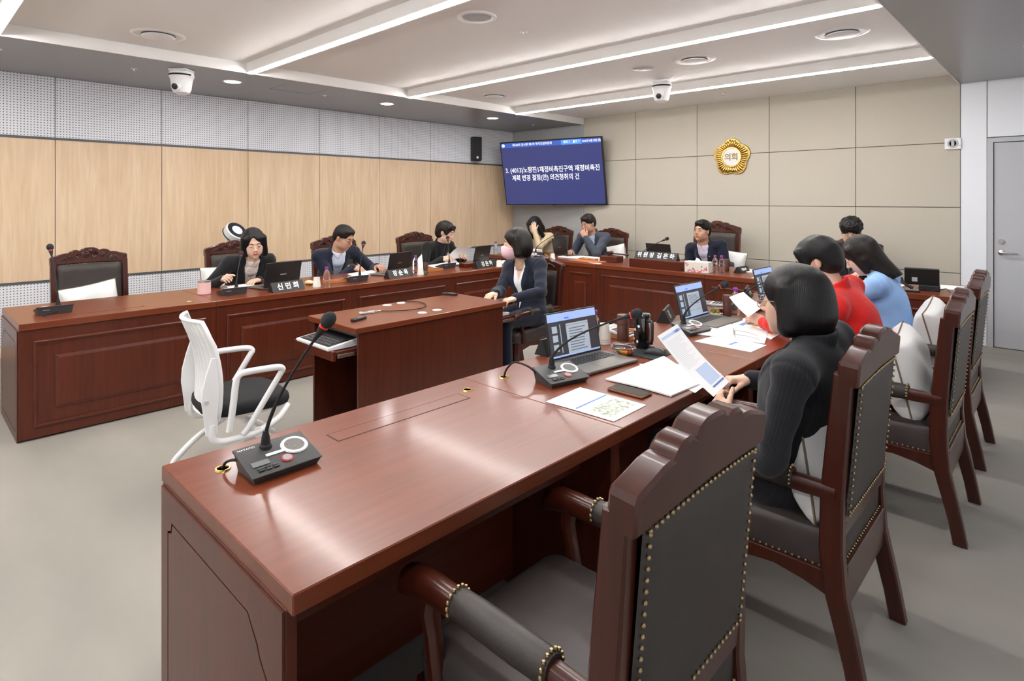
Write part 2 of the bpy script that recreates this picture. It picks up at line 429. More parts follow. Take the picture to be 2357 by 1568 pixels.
obj('grille', MB().lathe([(0, -.008), (.10, -.007), (.112, .001)], 28), M['lgrey'], t); obj('badge', MB().box(-.012, .012, -.004, .004, -.0095, -.007), M['grey'], t)
for px, py, z, lb in [(1205, 74, ZC, 'small chrome sprinkler head in the white ceiling near the top'), (1665, 215, ZC, 'small sprinkler head in the white ceiling close to the beige wall'), (309, 158, ZS, 'small sprinkler head in the grey soffit left of the dome camera'), (747, 219, ZS, 'small sprinkler head beside the soffit hatch'), (1228, 287, ZS, 'small sprinkler head at the far end of the grey soffit')]:
    t = thing('sprinkler', lb, 'sprinkler', P(px, py, z), 0, 'ceiling sprinklers')
    obj('plate', MB().lathe([(0, -.006), (.022, -.006), (.032, .001)], 16), M['white'], t)
    obj('nozzle', MB().lathe([(.009, -.004), (.007, -.016), (.015, -.019), (.015, -.022), (0, -.023)], 12), M['steel'], t)
# ================================================================== desks
def ring_frame(x0, x1, z0, z1, w, d, M_):             # moulded rectangular frame standing proud of a panel (plane y=0, towards -y)
    b = MB()
    prof = [(0, 0), (0, -d*.6), (w*.25, -d), (w*.55, -d), (w*.7, -d*.5), (w, -d*.35), (w, 0)]
    cs = [(x0, z0, 1, 1), (x1, z0, -1, 1), (x1, z1, -1, -1), (x0, z1, 1, -1)]
    rings = []
    for cx, cz, sx, sz in cs: rings.append([(cx+sx*u, v, cz+sz*u) for u, v in prof])
    n = len(prof); v = [p for r in rings for p in r]; f = []
    for i in range(4):
        j = (i+1) % 4
        for k in range(n-1): f.append((i*n+k, j*n+k, j*n+k+1, i*n+k+1))
    return b.add(v, f, M_)
def raised(x0, x1, z0, z1, w, d):
    b = MB(); v = []
    for u, y in ((0, 0), (0, -d*.45), (w, -d), (w*1.0001, -d)):
        v += [(x0+u, y, z0+u), (x1-u, y, z0+u), (x1-u, y, z1-u), (x0+u, y, z1-u)]
    f = []
    for r in range(2):
        for k in range(4): f.append((r*4+k, r*4+(k+1) % 4, r*4+4+(k+1) % 4, r*4+4+k))
    f.append((8, 9, 10, 11))
    return b.add(v, f)
DT = .75
def desk(label, L, D, loc, rz, flap=True, grom=True, group=None, wood_end=None, narrow=False, notch=None):
    # local: x along the length, front panel at y=0 facing -y, the user sits at y>D
    t = thing('desk', label, 'desk', loc, rz, group)
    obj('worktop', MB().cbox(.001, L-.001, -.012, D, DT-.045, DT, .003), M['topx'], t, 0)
    obj('front_panel', MB().cbox(.001, L-.001, 0, .025, .012, DT-.045, .002), M['woodz'], t, 0)
    m = .075
    obj('panel_molding', ring_frame(m, L-m, .075, .632, .028, .013, None), M['woodx'], t, 20)
    if not narrow:
        obj('raised_panel', raised(.185, L-.185, .18, .525, .022, .012), M['woodz'], t, 0)
    else: obj('raised_panel', raised(.15, L-.15, .18, .525, .022, .012), M['woodz'], t, 0)
    for x in (.001, L-.026): obj('side_panel', MB().cbox(x, x+.025, .02, D-.03, .0, DT-.045, .002), M['woodz'], t, 0)
    obj('shelf', MB().cbox(.026, L-.026, .06, D-.16, DT-.18, DT-.158, .002), M['woodx'], t, 0)
    obj('rail', MB().cbox(.026, L-.026, .30, .318, .05, DT-.18, .002), M['woodx'], t, 0)
    if flap:
        a = .13*L; c = .62*L
        obj('cable_flap', MB().cbox(a+.004, c-.004, .135, .205, DT-.002, DT+.0012, .0006), M['topx'], t, 0)
        g = MB().box(a, c, .131, .135, DT, DT+.0005).box(a, c, .205, .209, DT, DT+.0005).box(a, a+.004, .131, .209, DT, DT+.0005).box(c-.004, c, .131, .209, DT, DT+.0005)
        obj('flap_gap', g, M['matte'], t, 0)
    if grom:
        gr = obj('grommet', MB().lathe([(.016, DT+.0005), (.017, DT+.004), (.021, DT+.004), (.023, DT)], 24, T(L*.87, .135, 0)), M['brass'], t)
        obj('hole', MB().lathe([(0, DT+.0008), (.0165, DT+.0008)], 20, T(L*.87, .135, 0)), M['matte'], gr)
    if notch is not None:       # grooved end panel on side x=0 (notch=0) or x=L
        sx = -1 if notch == 0 else 1; X = 0 if notch == 0 else L
        def oct_(g):
            y0, y1, z0, z1 = .07+g, D-.10-g, .06+g, DT-.125-g; n1 = .035; n2 = .10
            return [(y0, z0), (y1, z0), (y1, z1-n2), (y1-.035, z1-n2+.03), (y1-.05, z1-.045), (y1-.10, z1-.0), (y0+n1, z1), (y0+n1*.8, z1-n1*.7), (y0, z1-n1)]
        def outer(p, g):
            y, z = p; Y0, Y1, Z0, Z1 = .012, D-.032, .0, DT-.047
            return p
        A = oct_(.0025); B = oct_(-.0025)
        F = Matrix(((0, 0, sx, X), (1, 0, 0, 0), (0, 1, 0, 0), (0, 0, 0, 1)))
        obj('end_panel', MB().bprism(A, -.001, .006, .001, F), M['woodz'], t, 0)
        R_ = [(.012, 0), (D-.032, 0), (D-.032, DT-.25), (D-.032, DT-.2), (D-.032, DT-.047), (D-.12, DT-.047), (.09, DT-.047), (.012, DT-.047), (.012, DT-.12)]
        n = len(B); v = [(y, z, .006) for y, z in B]+[(y, z, .006) for y, z in R_]+[(y, z, 0) for y, z in B]+[(y, z, 0) for y, z in R_]
        f = []
        for i in range(n):
            j = (i+1) % n
            f.append((i, n+i, n+j, j)); f.append((2*n+i, i, j, 2*n+j)); f.append((n+i, 3*n+i, 3*n+j, n+j))
        obj('end_frame', MB().add(v, f, F), M['woodz'], t, 0)
    return t
DD = .812; DY = [.545, 1.725, 2.905, 4.085, 5.265]
dl_l = ['mahogany panelled desk in the left row, first, with the empty chair behind it', 'mahogany panelled desk in the left row, behind the white mesh chair', 'mahogany panelled desk in the left row, third from the left edge', 'mahogany panelled desk in the left row, fourth, nearest the back row']
for i in range(4):
    L = DY[i+1]-DY[i]
    # left row: front faces +x.  local +x -> world +y, local -y -> world +x  => rotate +90 deg
    desk(dl_l[i], L, DD, (-4.79, DY[i], 0), PI/2, flap=i == 0, grom=i == 0, group='left row desks', notch=0 if i == 0 else None)
dl_r = ['long mahogany desk in the right foreground with only a microphone on it', 'mahogany desk in the right row under the near open laptop', 'mahogany desk in the right row in front of the person in red', 'mahogany desk in the right row in front of the person in light blue']
for i in range(4):
    L = DY[i+1]-DY[i]
    desk(dl_r[i], L, DD, (-1.93, DY[i+1], 0), -PI/2, flap=i == 0, grom=False, group='right row desks', notch=1 if i == 0 else None)
YR = 5.85
bx = [(-6.05, -4.65, 'mahogany desk in the back row at the far left under the television'), (-4.65, -4.17, 'narrow mahogany desk section in the back row, left of the chairman desk'), (-4.17, -2.79, 'wide mahogany desk in the middle of the back row with the name plate riser'), (-2.79, -1.73, 'mahogany desk in the back row behind the tissue box and bottles'), (-1.73, -.67, 'mahogany desk in the back row at the right, under the desk phone')]
for x0, x1, lb in bx:
    desk(lb, x1-x0, .86, (x0, YR, 0), 0, flap=False, grom=False, group='back row desks', narrow=(x1-x0) < .6)
# grommets of the right row (brass rings)
for px, py, lb in ((1076, 898, 'brass cable ring in the foreground desk near its seam'), (1160, 869, 'brass cable ring with two cables near the laptop microphone'), (513, 1080, 'brass cable ring left of the foreground microphone')):
    p = P(px, py, DT)
    t = thing('cable_ring', lb, 'cable ring', p, 0, 'brass cable rings')
    obj('ring', MB().lathe([(.0155, .0003), (.0165, .004), (.021, .004), (.023, 0)], 28), M['gold'], t); obj('hole', MB().lathe([(0, .0006), (.016, .0006)], 20), M['matte'], t)

# ---- table in the middle with pull-out trays at both ends
TX0, TX1, TY0, TY1 = -3.735, -3.145, 1.93, 3.245
t = thing('speaker_table', 'mahogany table in the middle of the room with keyboard trays at both ends', 'table', (TX0, TY0, 0)); TW = TX1-TX0; TLn = TY1-TY0
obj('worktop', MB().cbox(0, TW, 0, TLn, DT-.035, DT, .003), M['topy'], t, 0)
obj('side_panel', MB().cbox(TW-.032, TW-.012, .03, TLn-.03, 0, DT-.035, .002), M['woodz'], t, 0)
obj('side_panel', MB().cbox(.012, .032, .03, TLn-.03, 0, DT-.035, .002), M['woodz'], t, 0)
obj('middle_panel', MB().cbox(.032, TW-.032, TLn/2-.012, TLn/2+.012, 0, DT-.035, .002), M['woodz'], t, 0)
for s in (0, 1):
    y0, y1 = (-.12, .42) if s == 0 else (TLn-.42, TLn+.15)
    tr = obj('keyboard_tray', MB().cbox(.06, TW-.06, y0, y1, DT-.155, DT-.135, .002), M['woodx'], t, 0)
    yl = y0 if s == 0 else y1-.018
    obj('tray_lip', MB().cbox(.05, TW-.05, yl-.002, yl+.02, DT-.185, DT-.128, .002), M['woodx'], tr, 0)
    for x in (.046, TW-.056): obj('slide_rail', MB().cbox(x, x+.01, y0+.03, y1-.02, DT-.172, DT-.15, .002), M['steel'], tr, 0)
for px, py in ((891, 702.5), (923, 697.5), (972, 720), (1006, 713.5)):
    p = P(px, py, DT)
    obj('cable_cap', MB().lathe([(0, DT+.003), (.03, DT+.003), (.034, DT)], 24, T(p.x-TX0, p.y-TY0, 0)), M['lgrey'], t)

# ================================================================== carved chairs (front towards +y)
def chair_parts(t, carve=True):
    fr = [(0, -.31), (.1, -.292), (.2, -.268), (.32, -.236), (.45, -.222), (.62, -.226), (.8, -.243), (1.0, -.264)]
    bk = [(0, -.362), (.1, -.345), (.2, -.325), (.32, -.300), (.45, -.290), (.62, -.292), (.8, -.305), (1.0, -.318)]
    poly = [(y, z) for z, y in fr]+[(y, z) for z, y in bk[::-1]]
    for s in (-1, 1):
        X0 = s*.262 if s > 0 else -.308
        F = Matrix(((0, 0, 1, X0), (1, 0, 0, 0), (0, 1, 0, 0), (0, 0, 0, 1)))
        obj('back_post', MB().bprism(poly, 0, .046, .006, F), M['chairwood'], t, 25)
    TB = T(0, -.258, .45) @ RX(rad(4.9))            # back plane: local x, z up along the back
    # crest rail outline
    half = [(0, .662), (.035, .660), (.062, .650), (.076, .634), (.085, .637), (.105, .645), (.135, .642), (.158, .629), (.168, .617), (.18, .620), (.21, .617), (.25, .606), (.285, .598), (.302, .592), (.309, .578)]
    top = [(-x, z) for x, z in half[::-1]]+half[1:]
    low = [(.308, .52), (.2, .522), (.1, .525), (0, .528), (-.1, .525), (-.2, .522), (-.308, .52)]
    F = TB @ Matrix(((1, 0, 0, 0), (0, 0, -1, .03), (0, 1, 0, 0), (0, 0, 0, 1)))
    cr = obj('crest_rail', MB().bprism(top+low, 0, .062, .007, F), M['chairwood'], t, 25)
    if carve:
        c = MB()
        def sp(cx, cz, r0, tn, s, n=22):
            return [(cx+s*(r0*(1-i/n*.8))*math.cos(i/n*tn*2*PI), .034, cz+(r0*(1-i/n*.8))*math.sin(i/n*tn*2*PI)) for i in range(n+1)]
        for s in (-1, 1):
            c.tube(sp(s*.035, .597, .032, 1.6, s), .006, 5, TB); c.tube(sp(s*.10, .59, .024, 1.4, -s), .005, 5, TB)
            for k in range(5):
                x = .125+k*.016
                c.tube([(s*x, .033, .555+.003*k), (s*(x+.02), .036, .592-.003*k), (s*(x+.045), .033, .580-.006*k)], [.003, .0055, .002], 5, TB)
        c.ell((0, .03, .63), (.022, .008, .02), 10, 6, TB)
        obj('carving', c, M['chairwood'], cr, 60)
    obj('lower_rail', MB().cbox(-.264, .264, -.025, .022, .035, .095, .005, TB), M['chairwood'], t, 25)
    # leather pads front and rear
    def pad(side, bulge, y0):
        def fn(u, v):
            x = (u-.5)*.540; zb = .085+.03*(1-(2*u-1)**2)*0; zt = .50+.0*u
            zt = .525+.006*(1-(abs(2*u-1))**2); zlo = .10-.02*math.sin(PI*u)*0
            z = zlo+(zt-zlo)*v
            e = min(1, min(u, 1-u)*9)*min(1, min(v, 1-v)*10); e = math.sin(e*PI/2)
            return (x, y0+side*bulge*e, z)
        return MB().grid(fn if side < 0 else (lambda u, v: fn(1-u, v)), 22, 18, TB)
    obj('backrest', pad(1, .034, .018), M['leather'], t, 180)
    obj('back_panel', pad(-1, .007, -.024), M['leather'], t, 180)
    obj('lower_back_panel', MB().grid(lambda u, v: ((u-.5)*.53, -.277-.006*math.sin(PI*min(1, min(u, 1-u)*8)/2)*math.sin(PI*v), .395+.135*v), 12, 8), M['leather'], t, 180)
    # seat
    def sring(z, g, g2=0):
        W_, Y0, Y1 = .285-g, -.235+g*.3, .285-g; r = .05; pts = []
        for cx, cy, a0 in ((W_-r, Y1-r, 0), (-W_+r*1, Y1-r, 90), (-.262, Y0+.0, 180), (.262, Y0, 270)):
            rr = r if a0 < 180 else .004
            for k in range(5):
                a = rad(a0+k*22.5); pts.append((cx+rr*math.cos(a), cy+rr*math.sin(a), z+g2*(1 if a0 < 180 else 1)))
        return pts
    obj('seat', MB().loft([sring(.375, 0), sring(.445, -.006), sring(.468, .004), sring(.482, .03), sring(.490, .09), sring(.492, .2)]), M['leather_seat'], t, 60)
    for s in (-1, 1):
        obj('apron', MB().bprism([(-.24, .30), (-.24, .375), (.25, .375), (.25, .30), (.2, .315), (.12, .335), (.02, .325), (-.08, .335), (-.17, .32)], 0, .03, .003, Matrix(((0, 0, 1, s*.277-.015), (1, 0, 0, 0), (0, 1, 0, 0), (0, 0, 0, 1)))), M['chairwood'], t, 0)
    obj('apron', MB().bprism([(-.26, .29), (-.26, .375), (.26, .375), (.26, .29), (.18, .315), (.08, .325), (0, .30), (-.08, .325), (-.18, .315)], 0, .03, .003, Matrix(((1, 0, 0, 0), (0, 0, 1, .25), (0, 1, 0, 0), (0, 0, 0, 1)))), M['chairwood'], t, 0)
    obj('apron', MB().cbox(-.262, .262, -.295, -.265, .27, .40, .003), M['chairwood'], t, 0)
    for s in (-1, 1):
        prof = [(.375, .034), (.30, .036), (.22, .030), (.12, .022), (.04, .020), (.015, .026), (0, .024)]
        ps = [(s*(.262+.008*math.sin(z*8)), .262+.012*math.sin(z*9), z) for z, r in prof]
        obj('leg', MB().tube(ps, [r*1.1 for z, r in prof], 8), M['chairwood'], t, 40)
    # arms
    for s in (-1, 1):
        x = s*.290; n = 9
        ar = MB()
        def sec(y, z, w, h): return [(x+w*a, y, z+h*b_) for a, b_ in ((-.7, -1), (.7, -1), (1, -.55), (1, .5), (.75, .95), (.3, 1.12), (-.3, 1.12), (-.75, .95), (-1, .5), (-1, -.55))]
        ar.loft([sec(y, z, w, h) for y, z, w, h in ((-.27, .628, .022, .022), (-.18, .628, .024, .024), (-.1, .630, .025, .024), (.1, .632, .027, .026), (.2, .632, .03, .028), (.265, .628, .033, .03), (.31, .615, .033, .03), (.325, .60, .026, .02))])
        a = obj('armrest', ar, M['chairwood'], t, 40)
        obj('arm_pad', MB().loft([[(x+.036*w*math.cos(2*PI*k/14), y, .638+(.034 if math.sin(2*PI*k/14) > 0 else .036)*w*math.sin(2*PI*k/14)) for k in range(14)] for y, w in ((-.145, .86), (-.135, .98), (-.05, 1.04), (.06, 1.04), (.125, .98), (.135, .86))]), M['leather'], a, 50)
        nl = MB()
        for yy in (-.139, .129):
            for k in range(11):
                an = rad(-20+k*22); nl.ell((x+.0365*math.cos(an), yy, .638+.0355*math.sin(an)), .0052, 6, 4)
        nn = obj('nail_heads', nl, M['brass'], a); nn['kind'] = 'stuff'
        pf = [(.62, .225, .03), (.57, .235, .028), (.52, .222, .024), (.44, .205, .026), (.37, .205, .028)]
        obj('arm_support', MB().tube([(x-s*.004, y, z) for z, y, r in pf], [r for z, y, r in pf], 8, flat=.8), M['chairwood'], a, 40)
    # nails
    nl = MB()
    def nail(p, TT=None): nl.ell(p, .0047, 6, 4, TT)
    for k in range(25):
        u = k/24; x = (u-.5)*.505; zt = .520+.006*(1-(abs(2*u-1))**2)
        for y in (.024, -.03): nail((x, y, zt-.004), TB); nail((x, y, .108), TB)
    for k in range(20):
        z = .12+k*.0205
        for s in (-1, 1):
            for y in (.024, -.03): nail((s*.252, y, z), TB)
    for k in range(24):
        y = -.22+k*.0205
        for s in (-1, 1): nail((s*.287, y, .384))
    for k in range(24): nail(((k-11.5)*.0222, .287, .384)); nail(((k-11.5)*.0222, -.281, .405))
    nn = obj('nail_heads', nl, M['brass'], t); nn['kind'] = 'stuff'
cg = 'carved mahogany armchairs'
SX = (.91, 1, 1)
CH = thing('armchair', 'carved mahogany armchair with dark leather, empty, nearest the camera at the foreground desk', 'chair', (-.86, 1.13, 0), PI/2, cg)
chair_parts(CH); CH.scale = SX
def ch(x, y, rz, lb, scale=None): return dup(CH, (x, y, 0), rz, lb, scale)
ch(-.80, 2.27, PI/2, 'carved mahogany armchair holding the person in the black pinstripe jacket')
ch(-.70, 3.52, PI/2, 'carved mahogany armchair holding the person in the red jacket')
ch(-.72, 4.52, PI/2, 'carved mahogany armchair holding the person in the light blue jacket')
for y, lb in ((1.20, 'carved mahogany armchair, empty with a white cushion, behind the first left desk'), (2.43, 'carved mahogany armchair behind the person in black with the pink mug'), (3.57, 'carved mahogany armchair behind the man in the navy suit with glasses'), (4.74, 'carved mahogany armchair behind the person in the dark turtleneck')):
    ch(-5.98, y, -PI/2, lb)
ch(-5.98, 7.06, PI, 'carved mahogany armchair behind the person in the beige jacket')
ch(-4.97, 7.06, PI, 'carved mahogany armchair with a white cushion behind the man in the grey suit')
ch(-3.37, 7.10, PI, 'tall carved mahogany armchair of the man in the middle of the back row', (1.0, 1.05, 1.13))
ch(-1.77, 7.06, PI, 'carved mahogany armchair behind the curly haired man')
ch(-3.56, 3.80, PI, 'carved mahogany armchair of the person with the pink mask at the middle table', (.91, 1, .92))
# ================================================================== things on walls and ceiling
M['screen'] = mat('tv_screen', (.01, .012, .03), .25, emit=((.024, .027, .088), 1.0), spec=.3)
M['scr_bar'] = mat('tv_bar', (.01, .02, .08), .3, emit=((.025, .06, .24), 1.0))
M['scr_bar2'] = mat('tv_bar_light', (.02, .05, .2), .3, emit=((.05, .15, .42), 1.0))
M['scr_txt'] = mat('tv_text', (.5, .5, .5), .4, emit=((.5, .5, .56), 1.0))
sc_ = 1.27
c = Vector((-4.911*sc_, 5.8945*sc_, .348*sc_+CAM_H)); e1 = Vector((.9719, .2343, .0085)); e2 = Vector((.041, -.189, .981)); e2 = (e2-e1.normalized()*e2.dot(e1.normalized())).normalized()
TWd = 1.46*sc_; THt = TWd/1.705
tv = thing('television', 'large wall television tilted down, blue screen with Korean agenda text', 'television'); tv.matrix_world = frame(c, e1, e2)
obj('casing', MB().cbox(-TWd/2, TWd/2, -THt/2, THt/2, -.045, 0, .006), M['black'], tv)
a, h = TWd/2-.02, THt/2-.02
scr = obj('screen', MB().box(-a, a, -h-.004, h, 0, .002), M['screen'], tv, 0)
obj('title_bar', MB().box(-a, a, h*.85, h, .002, .0028), M['scr_bar'], scr, 0)
obj('count_box', MB().box(a*.25, a*.645, h*.85, h, .0028, .0033), M['scr_bar2'], scr, 0)
def tvt(n, s, u, v, size, align='CENTER', bold=0, sx=1): text(n, s, size, M['scr_txt'], scr, T(u*a, v*h, .0035), .0004, bold, align, sx)
tvt('agenda_text', '3. (4013)노량진1재정비촉진구역 재정비촉진', -.955, .10, .110, 'LEFT', .0009, .862)
tvt('agenda_text', '계획 변경 결정(안) 의견청취의 건', -.83, -.155, .110, 'LEFT', .0009, .83)
tvt('title_text', '제346회 임시회 제1차 복지건설위원회', -.34, .925, .05, 'CENTER', .0002, .95)
tvt('count_text', '재적 7    출석 7', .45, .925, .05, 'CENTER', .0002, .9)
tvt('date_text', '2026년 04월 20일 (월)', .83, .925, .043, 'CENTER', .0002, .8)
b = MB()
for k in range(5): b.ell((.016*math.sin(k*2*PI/5), .016*math.cos(k*2*PI/5), 0), (.014, .014, .001), 10, 4, T(-a*.945, h*.925, .0035))
obj('screen_emblem', b, M['scr_txt'], scr)
obj('sensor', MB().cbox(-.03, .03, -THt/2-.008, -THt/2, -.02, -.005, .002), M['black'], tv)
obj('wall_bracket', MB().box(-.25, .25, -.2, .2, -.075, -.045).box(-.03, .03, -.12, .12, -.28, -.07), M['dgrey'], tv, 0)
# wall speaker
p = PX(1097, 343, XL+.09)
s = thing('wall_speaker', 'small black loudspeaker on the perforated wall left of the television', 'speaker', p, rad(-32))
obj('cabinet', MB().bprism([(-.07, -.05), (.07, -.05), (.09, .06), (-.09, .06)], -.205, .205, .008), M['black'], s, 0)
obj('grille', MB().cbox(-.078, .078, -.062, -.05, -.195, .195, .005), M['matte'], s, 0)
for o in s.children:
    if o.name.startswith('grille'): o.location = (0, 0, 0)
obj('wall_mount', MB().box(-.02, .02, .05, .10, -.06, .06), M['black'], s, 0)
obj('badge', MB().cbox(-.016, .016, -.065, -.061, -.165, -.13, .001), M['white'], s, 0)
s.rotation_euler = (0, 0, rad(62))
# emblem
p = PY(1685, 362, YB-.012)
e = thing('council_emblem', 'gold flower-shaped council emblem with white centre on the beige wall', 'emblem', p); e.rotation_euler = (PI/2, 0, 0)
def lob(th, g=0):
    q = (th-PI/2) % (2*PI/5); q = min(q, 2*PI/5-q)/(PI/5)
    return .262*(1-.17*q**1.4)+g
N_ = 120
obj('backing', MB().bprism([(lob(2*PI*k/N_)*math.cos(2*PI*k/N_), lob(2*PI*k/N_)*math.sin(2*PI*k/N_)) for k in range(N_)], 0, .018, .005), mat('dark_gold', (.42, .27, .08), .3, 1), e, 40)
for i in range(40):
    th = PI/2+2*PI*(i+.5)/40; q = (th-PI/2) % (2*PI/5); q = min(q, 2*PI/5-q)/(PI/5)
    r1 = lob(th)-.016-.012*(i % 2); r0 = .135
    dv = Vector((math.cos(th), math.sin(th), 0)); n = 5
    pts = [dv*(r0+(r1-r0)*k/n)+Vector((0, 0, .014+.014*math.sin(PI*(.15+.75*k/n)))) for k in range(n+1)]
    obj('petal_ridge', MB().tube(pts, [.008, .010, .0125, .0145, .0145, .008], 8), M['gold'], e, 60)
obj('rim', MB().lathe([(.115, .018), (.122, .034), (.136, .034), (.144, .018)], 40), M['gold'], e)
obj('disc', MB().lathe([(0, .026), (.117, .026), (.117, .01)], 40), mat('emblem_white', (.72, .71, .70), .4), e)
text('emblem_text', '의회', .105, mat('emblem_text', (.25, .19, .07), .4, .6), e, T(0, -.004, .027), .002, .003)
# emergency light box
p = PY(2194, 331, YB-.012)
t = thing('emergency_light', 'square white emergency light box high on the right of the beige wall', 'light', p)
obj('housing', MB().cbox(-.072, .072, -.03, 0, -.06, .06, .006), M['white'], t, 0)
obj('lamp_ring', MB().lathe([(.03, .03), (.035, .036), (.045, .036), (.05, .03)], 24, RX(PI/2)), M['lgrey'], t)
obj('lens', MB().cbox(-.014, .014, -.04, -.028, -.03, .03, .005), M['lgrey'], t, 0); obj('button', MB().ell((.06, -.031, -.02), .006, 8, 6), M['down'] if 0 else M['steel'], t)
# dome cameras
def ptz(p, rz, lb):
    t = thing('dome_camera', lb, 'camera', p, rz, 'white ceiling dome cameras')
    obj('mount_plate', MB().cbox(-.085, .085, -.075, .075, -.022, 0, .004), M['white'], t, 0)
    bd = obj('body', MB().lathe([(.07, -.02), (.105, -.03), (.108, -.075), (.1, -.085), (.092, -.12), (.083, -.19), (.07, -.222), (.04, -.24), (0, -.244)], 32), M['white'], t, 30)
    obj('dark_band', MB().lathe([(.1086, -.052), (.1096, -.056), (.1096, -.064), (.1086, -.068)], 32, a0=-2.4, a1=-.2), M['matte'], bd)
    h = T(0, -.05, -.165) @ RX(rad(15))
    hd = obj('lens_head', MB().lathe([(0, .06), (.03, .058), (.042, .05), (.046, .02), (.046, -.02)], 24, h @ RX(PI/2)), M['white'], t, 30)
    obj('head_surround', MB().cbox(-.052, .052, -.02, .02, -.06, .07, .012, h), M['black'], hd, 0)
    obj('lens', MB().lathe([(0, .061), (.02, .063), (.03, .059), (.031, .05)], 20, h @ RX(PI/2)), M['black'], hd)
    return t
ptz(P(418, 160, ZS), rad(40), 'white dome camera hanging from the left grey soffit'); ptz(P(1523, 187, ZC-.02), rad(12), 'white dome camera hanging from the white ceiling before the beige wall')

# ================================================================== small things on the desks
MC = {}
def mic(lb, base, rz, head, text_=False, wide=True, cable=None):
    # local: user at -y
    t = thing('desk_microphone', lb, 'microphone', base, rz, 'gooseneck desk microphones')
    w = .103; d0, d1, h0, h1 = -.07, .07, .022, .058
    b = MB(); v = []
    for x in (-w+.008, w-.008): v += [(x, d0+.006, 0), (x, d1-.008, 0)]
    def rr(g, zf, zb): return [(-w+g, d0+g, zf), (w-g, d0+g, zf), (w-g, d1-g, zb), (-w+g, d1-g, zb)]
    b.loft([rr(.012, 0, 0), rr(.003, h0*.85, h1*.9), rr(0, h0*.9, h1*.93), rr(0, h0, h1), rr(.003, h0+.002, h1+.002)])
    bd = obj('base', b, M['dgrey'], t, 25)
    sl = math.atan2(h1-h0, d1-d0); Q = T(0, 0, (h0+h1)/2+.0025) @ RX(sl)
    obj('speaker_ring', MB().lathe([(.029, .0005), (.03, .004), (.038, .004), (.040, .0005)], 32, Q @ T(.055, .012, 0)), M['white'], bd)
    g = MB().lathe([(0, .0025), (.029, .002)], 28, Q @ T(.055, .012, 0))
    obj('speaker_grille', g, M['grille_mat'], bd)
    obj('light_bar', MB().cbox(-.035, .024, -.004, .007, 0, .003, .0006, Q), M['white'], bd, 0)
    dp = obj('display', MB().cbox(-.085, -.036, -.034, -.012, 0, .002, .0005, Q), M['lcd'], bd, 0)
    for i in range(3):
        for j in range(2): obj('button', MB().cbox(-.078+i*.021, -.062+i*.021, -.052-j*.009+.003, -.045-j*.009+.003, 0, .003, .0006, Q), M['black'] if (i+j) % 2 else M['dgrey'], bd, 0)
    tk = obj('talk_button', MB().lathe([(0, .004), (.013, .004), (.014, 0)], 20, Q @ T(.012, -.035, 0)), M['grey'], bd)
    obj('button_ring', MB().lathe([(.0145, .0005), (.0148, .0025), (.0165, .0025), (.017, 0)], 24, Q @ T(.012, -.035, 0)), M['red'], tk)
    if text_: text('brand_text', 'HAYACO', .012, M['white'], bd, Q @ T(-.070, .056, .001), .0002)
    text('rear_text', 'HAYACO', .009, M['lgrey'], bd, T(.05, d1-.001, .035) @ RZ(PI) @ RX(PI/2), .0004)
    # gooseneck
    nb = Vector((-.018, .042, .05)); Minv = (T(*base) @ RZ(rz)).inverted(); hp = Minv @ Vector(head)
    obj('neck_socket', MB().lathe([(.018, 0), (.017, .008), (.0135, .012), (.012, .03), (.0075, .05), (0, .052)], 16, T(*nb)), M['matte'], t, 30)
    p0 = nb+Vector((0, 0, .04)); L_ = (hp-p0).length; p1 = p0+(hp-p0)*.12+Vector((0, 0, L_*.2)); p2 = hp-(hp-p1).normalized()*.05
    pts = [((1-u)**2)*p0+2*u*(1-u)*p1+u*u*hp for u in [i/14 for i in range(15)]]
    obj('gooseneck', MB().tube(pts, [.0055]*5+[.0042]*10, 8), M['matte'], t, 60)
    dr = (pts[-1]-pts[-3]).normalized(); x_ = dr.orthogonal().normalized(); F = frame(hp, x_, dr.cross(x_), dr)
    hd = obj('mic_head', MB().lathe([(.0045, -.05), (.006, -.035), (.0125, -.006), (.0125, .0)], 16, F), M['matte'], t, 30)
    obj('red_ring', MB().lathe([(.0125, 0), (.0142, .001), (.0142, .005), (.0125, .006)], 18, F), M['red'], hd)
    obj('foam', MB().ell((0, 0, .029), (.0215, .0215, .026), 20, 14, F), M['foam'], hd, 180)
    if cable:
        q = [Minv @ Vector(c_) for c_ in cable]; obj('cable', MB().tube(crv(q, 6), .0042, 6), M['matte'], t, 60)
    else: obj('cable', MB().tube(crv([(-.01, .064, .02), (-.005, .085, .022), (.03, .09, .018), (.06, .094, .006), (.075, .096, .001)], 5), .003, 6), M['matte'], t, 60)
    return t
m_ = mat('grille_mat', (.10, .095, .085), .6); M['grille_mat'] = m_
nt = m_.node_tree; vo = nt.nodes.new('ShaderNodeTexVoronoi'); vo.inputs['Scale'].default_value = 420; tc = nt.nodes.new('ShaderNodeTexCoord')
nt.links.new(tc.outputs['Object'], vo.inputs['Vector']); cr = nt.nodes.new('ShaderNodeValToRGB'); nt.links.new(vo.outputs['Distance'], cr.inputs[0])
cr.color_ramp.elements[0].color = (.015, .015, .015, 1); cr.color_ramp.elements[1].color = (.16, .15, .135, 1); cr.color_ramp.elements[0].position = .25; cr.color_ramp.elements[1].position = .45
nt.links.new(cr.outputs[0], nt.nodes['Principled BSDF'].inputs['Base Color'])
M['lcd'] = mat('lcd', (.16, .17, .17), .2)
mic('black gooseneck microphone with speaker, alone on the foreground desk', Vector((-1.685, .778, .75)), PI/2, Vector((-1.612, .88, 1.152)), True, cable=[(-1.735, .685, .785), (-1.75, .672, .785), (-1.775, .664, .772), (-1.789, .662, .752)])
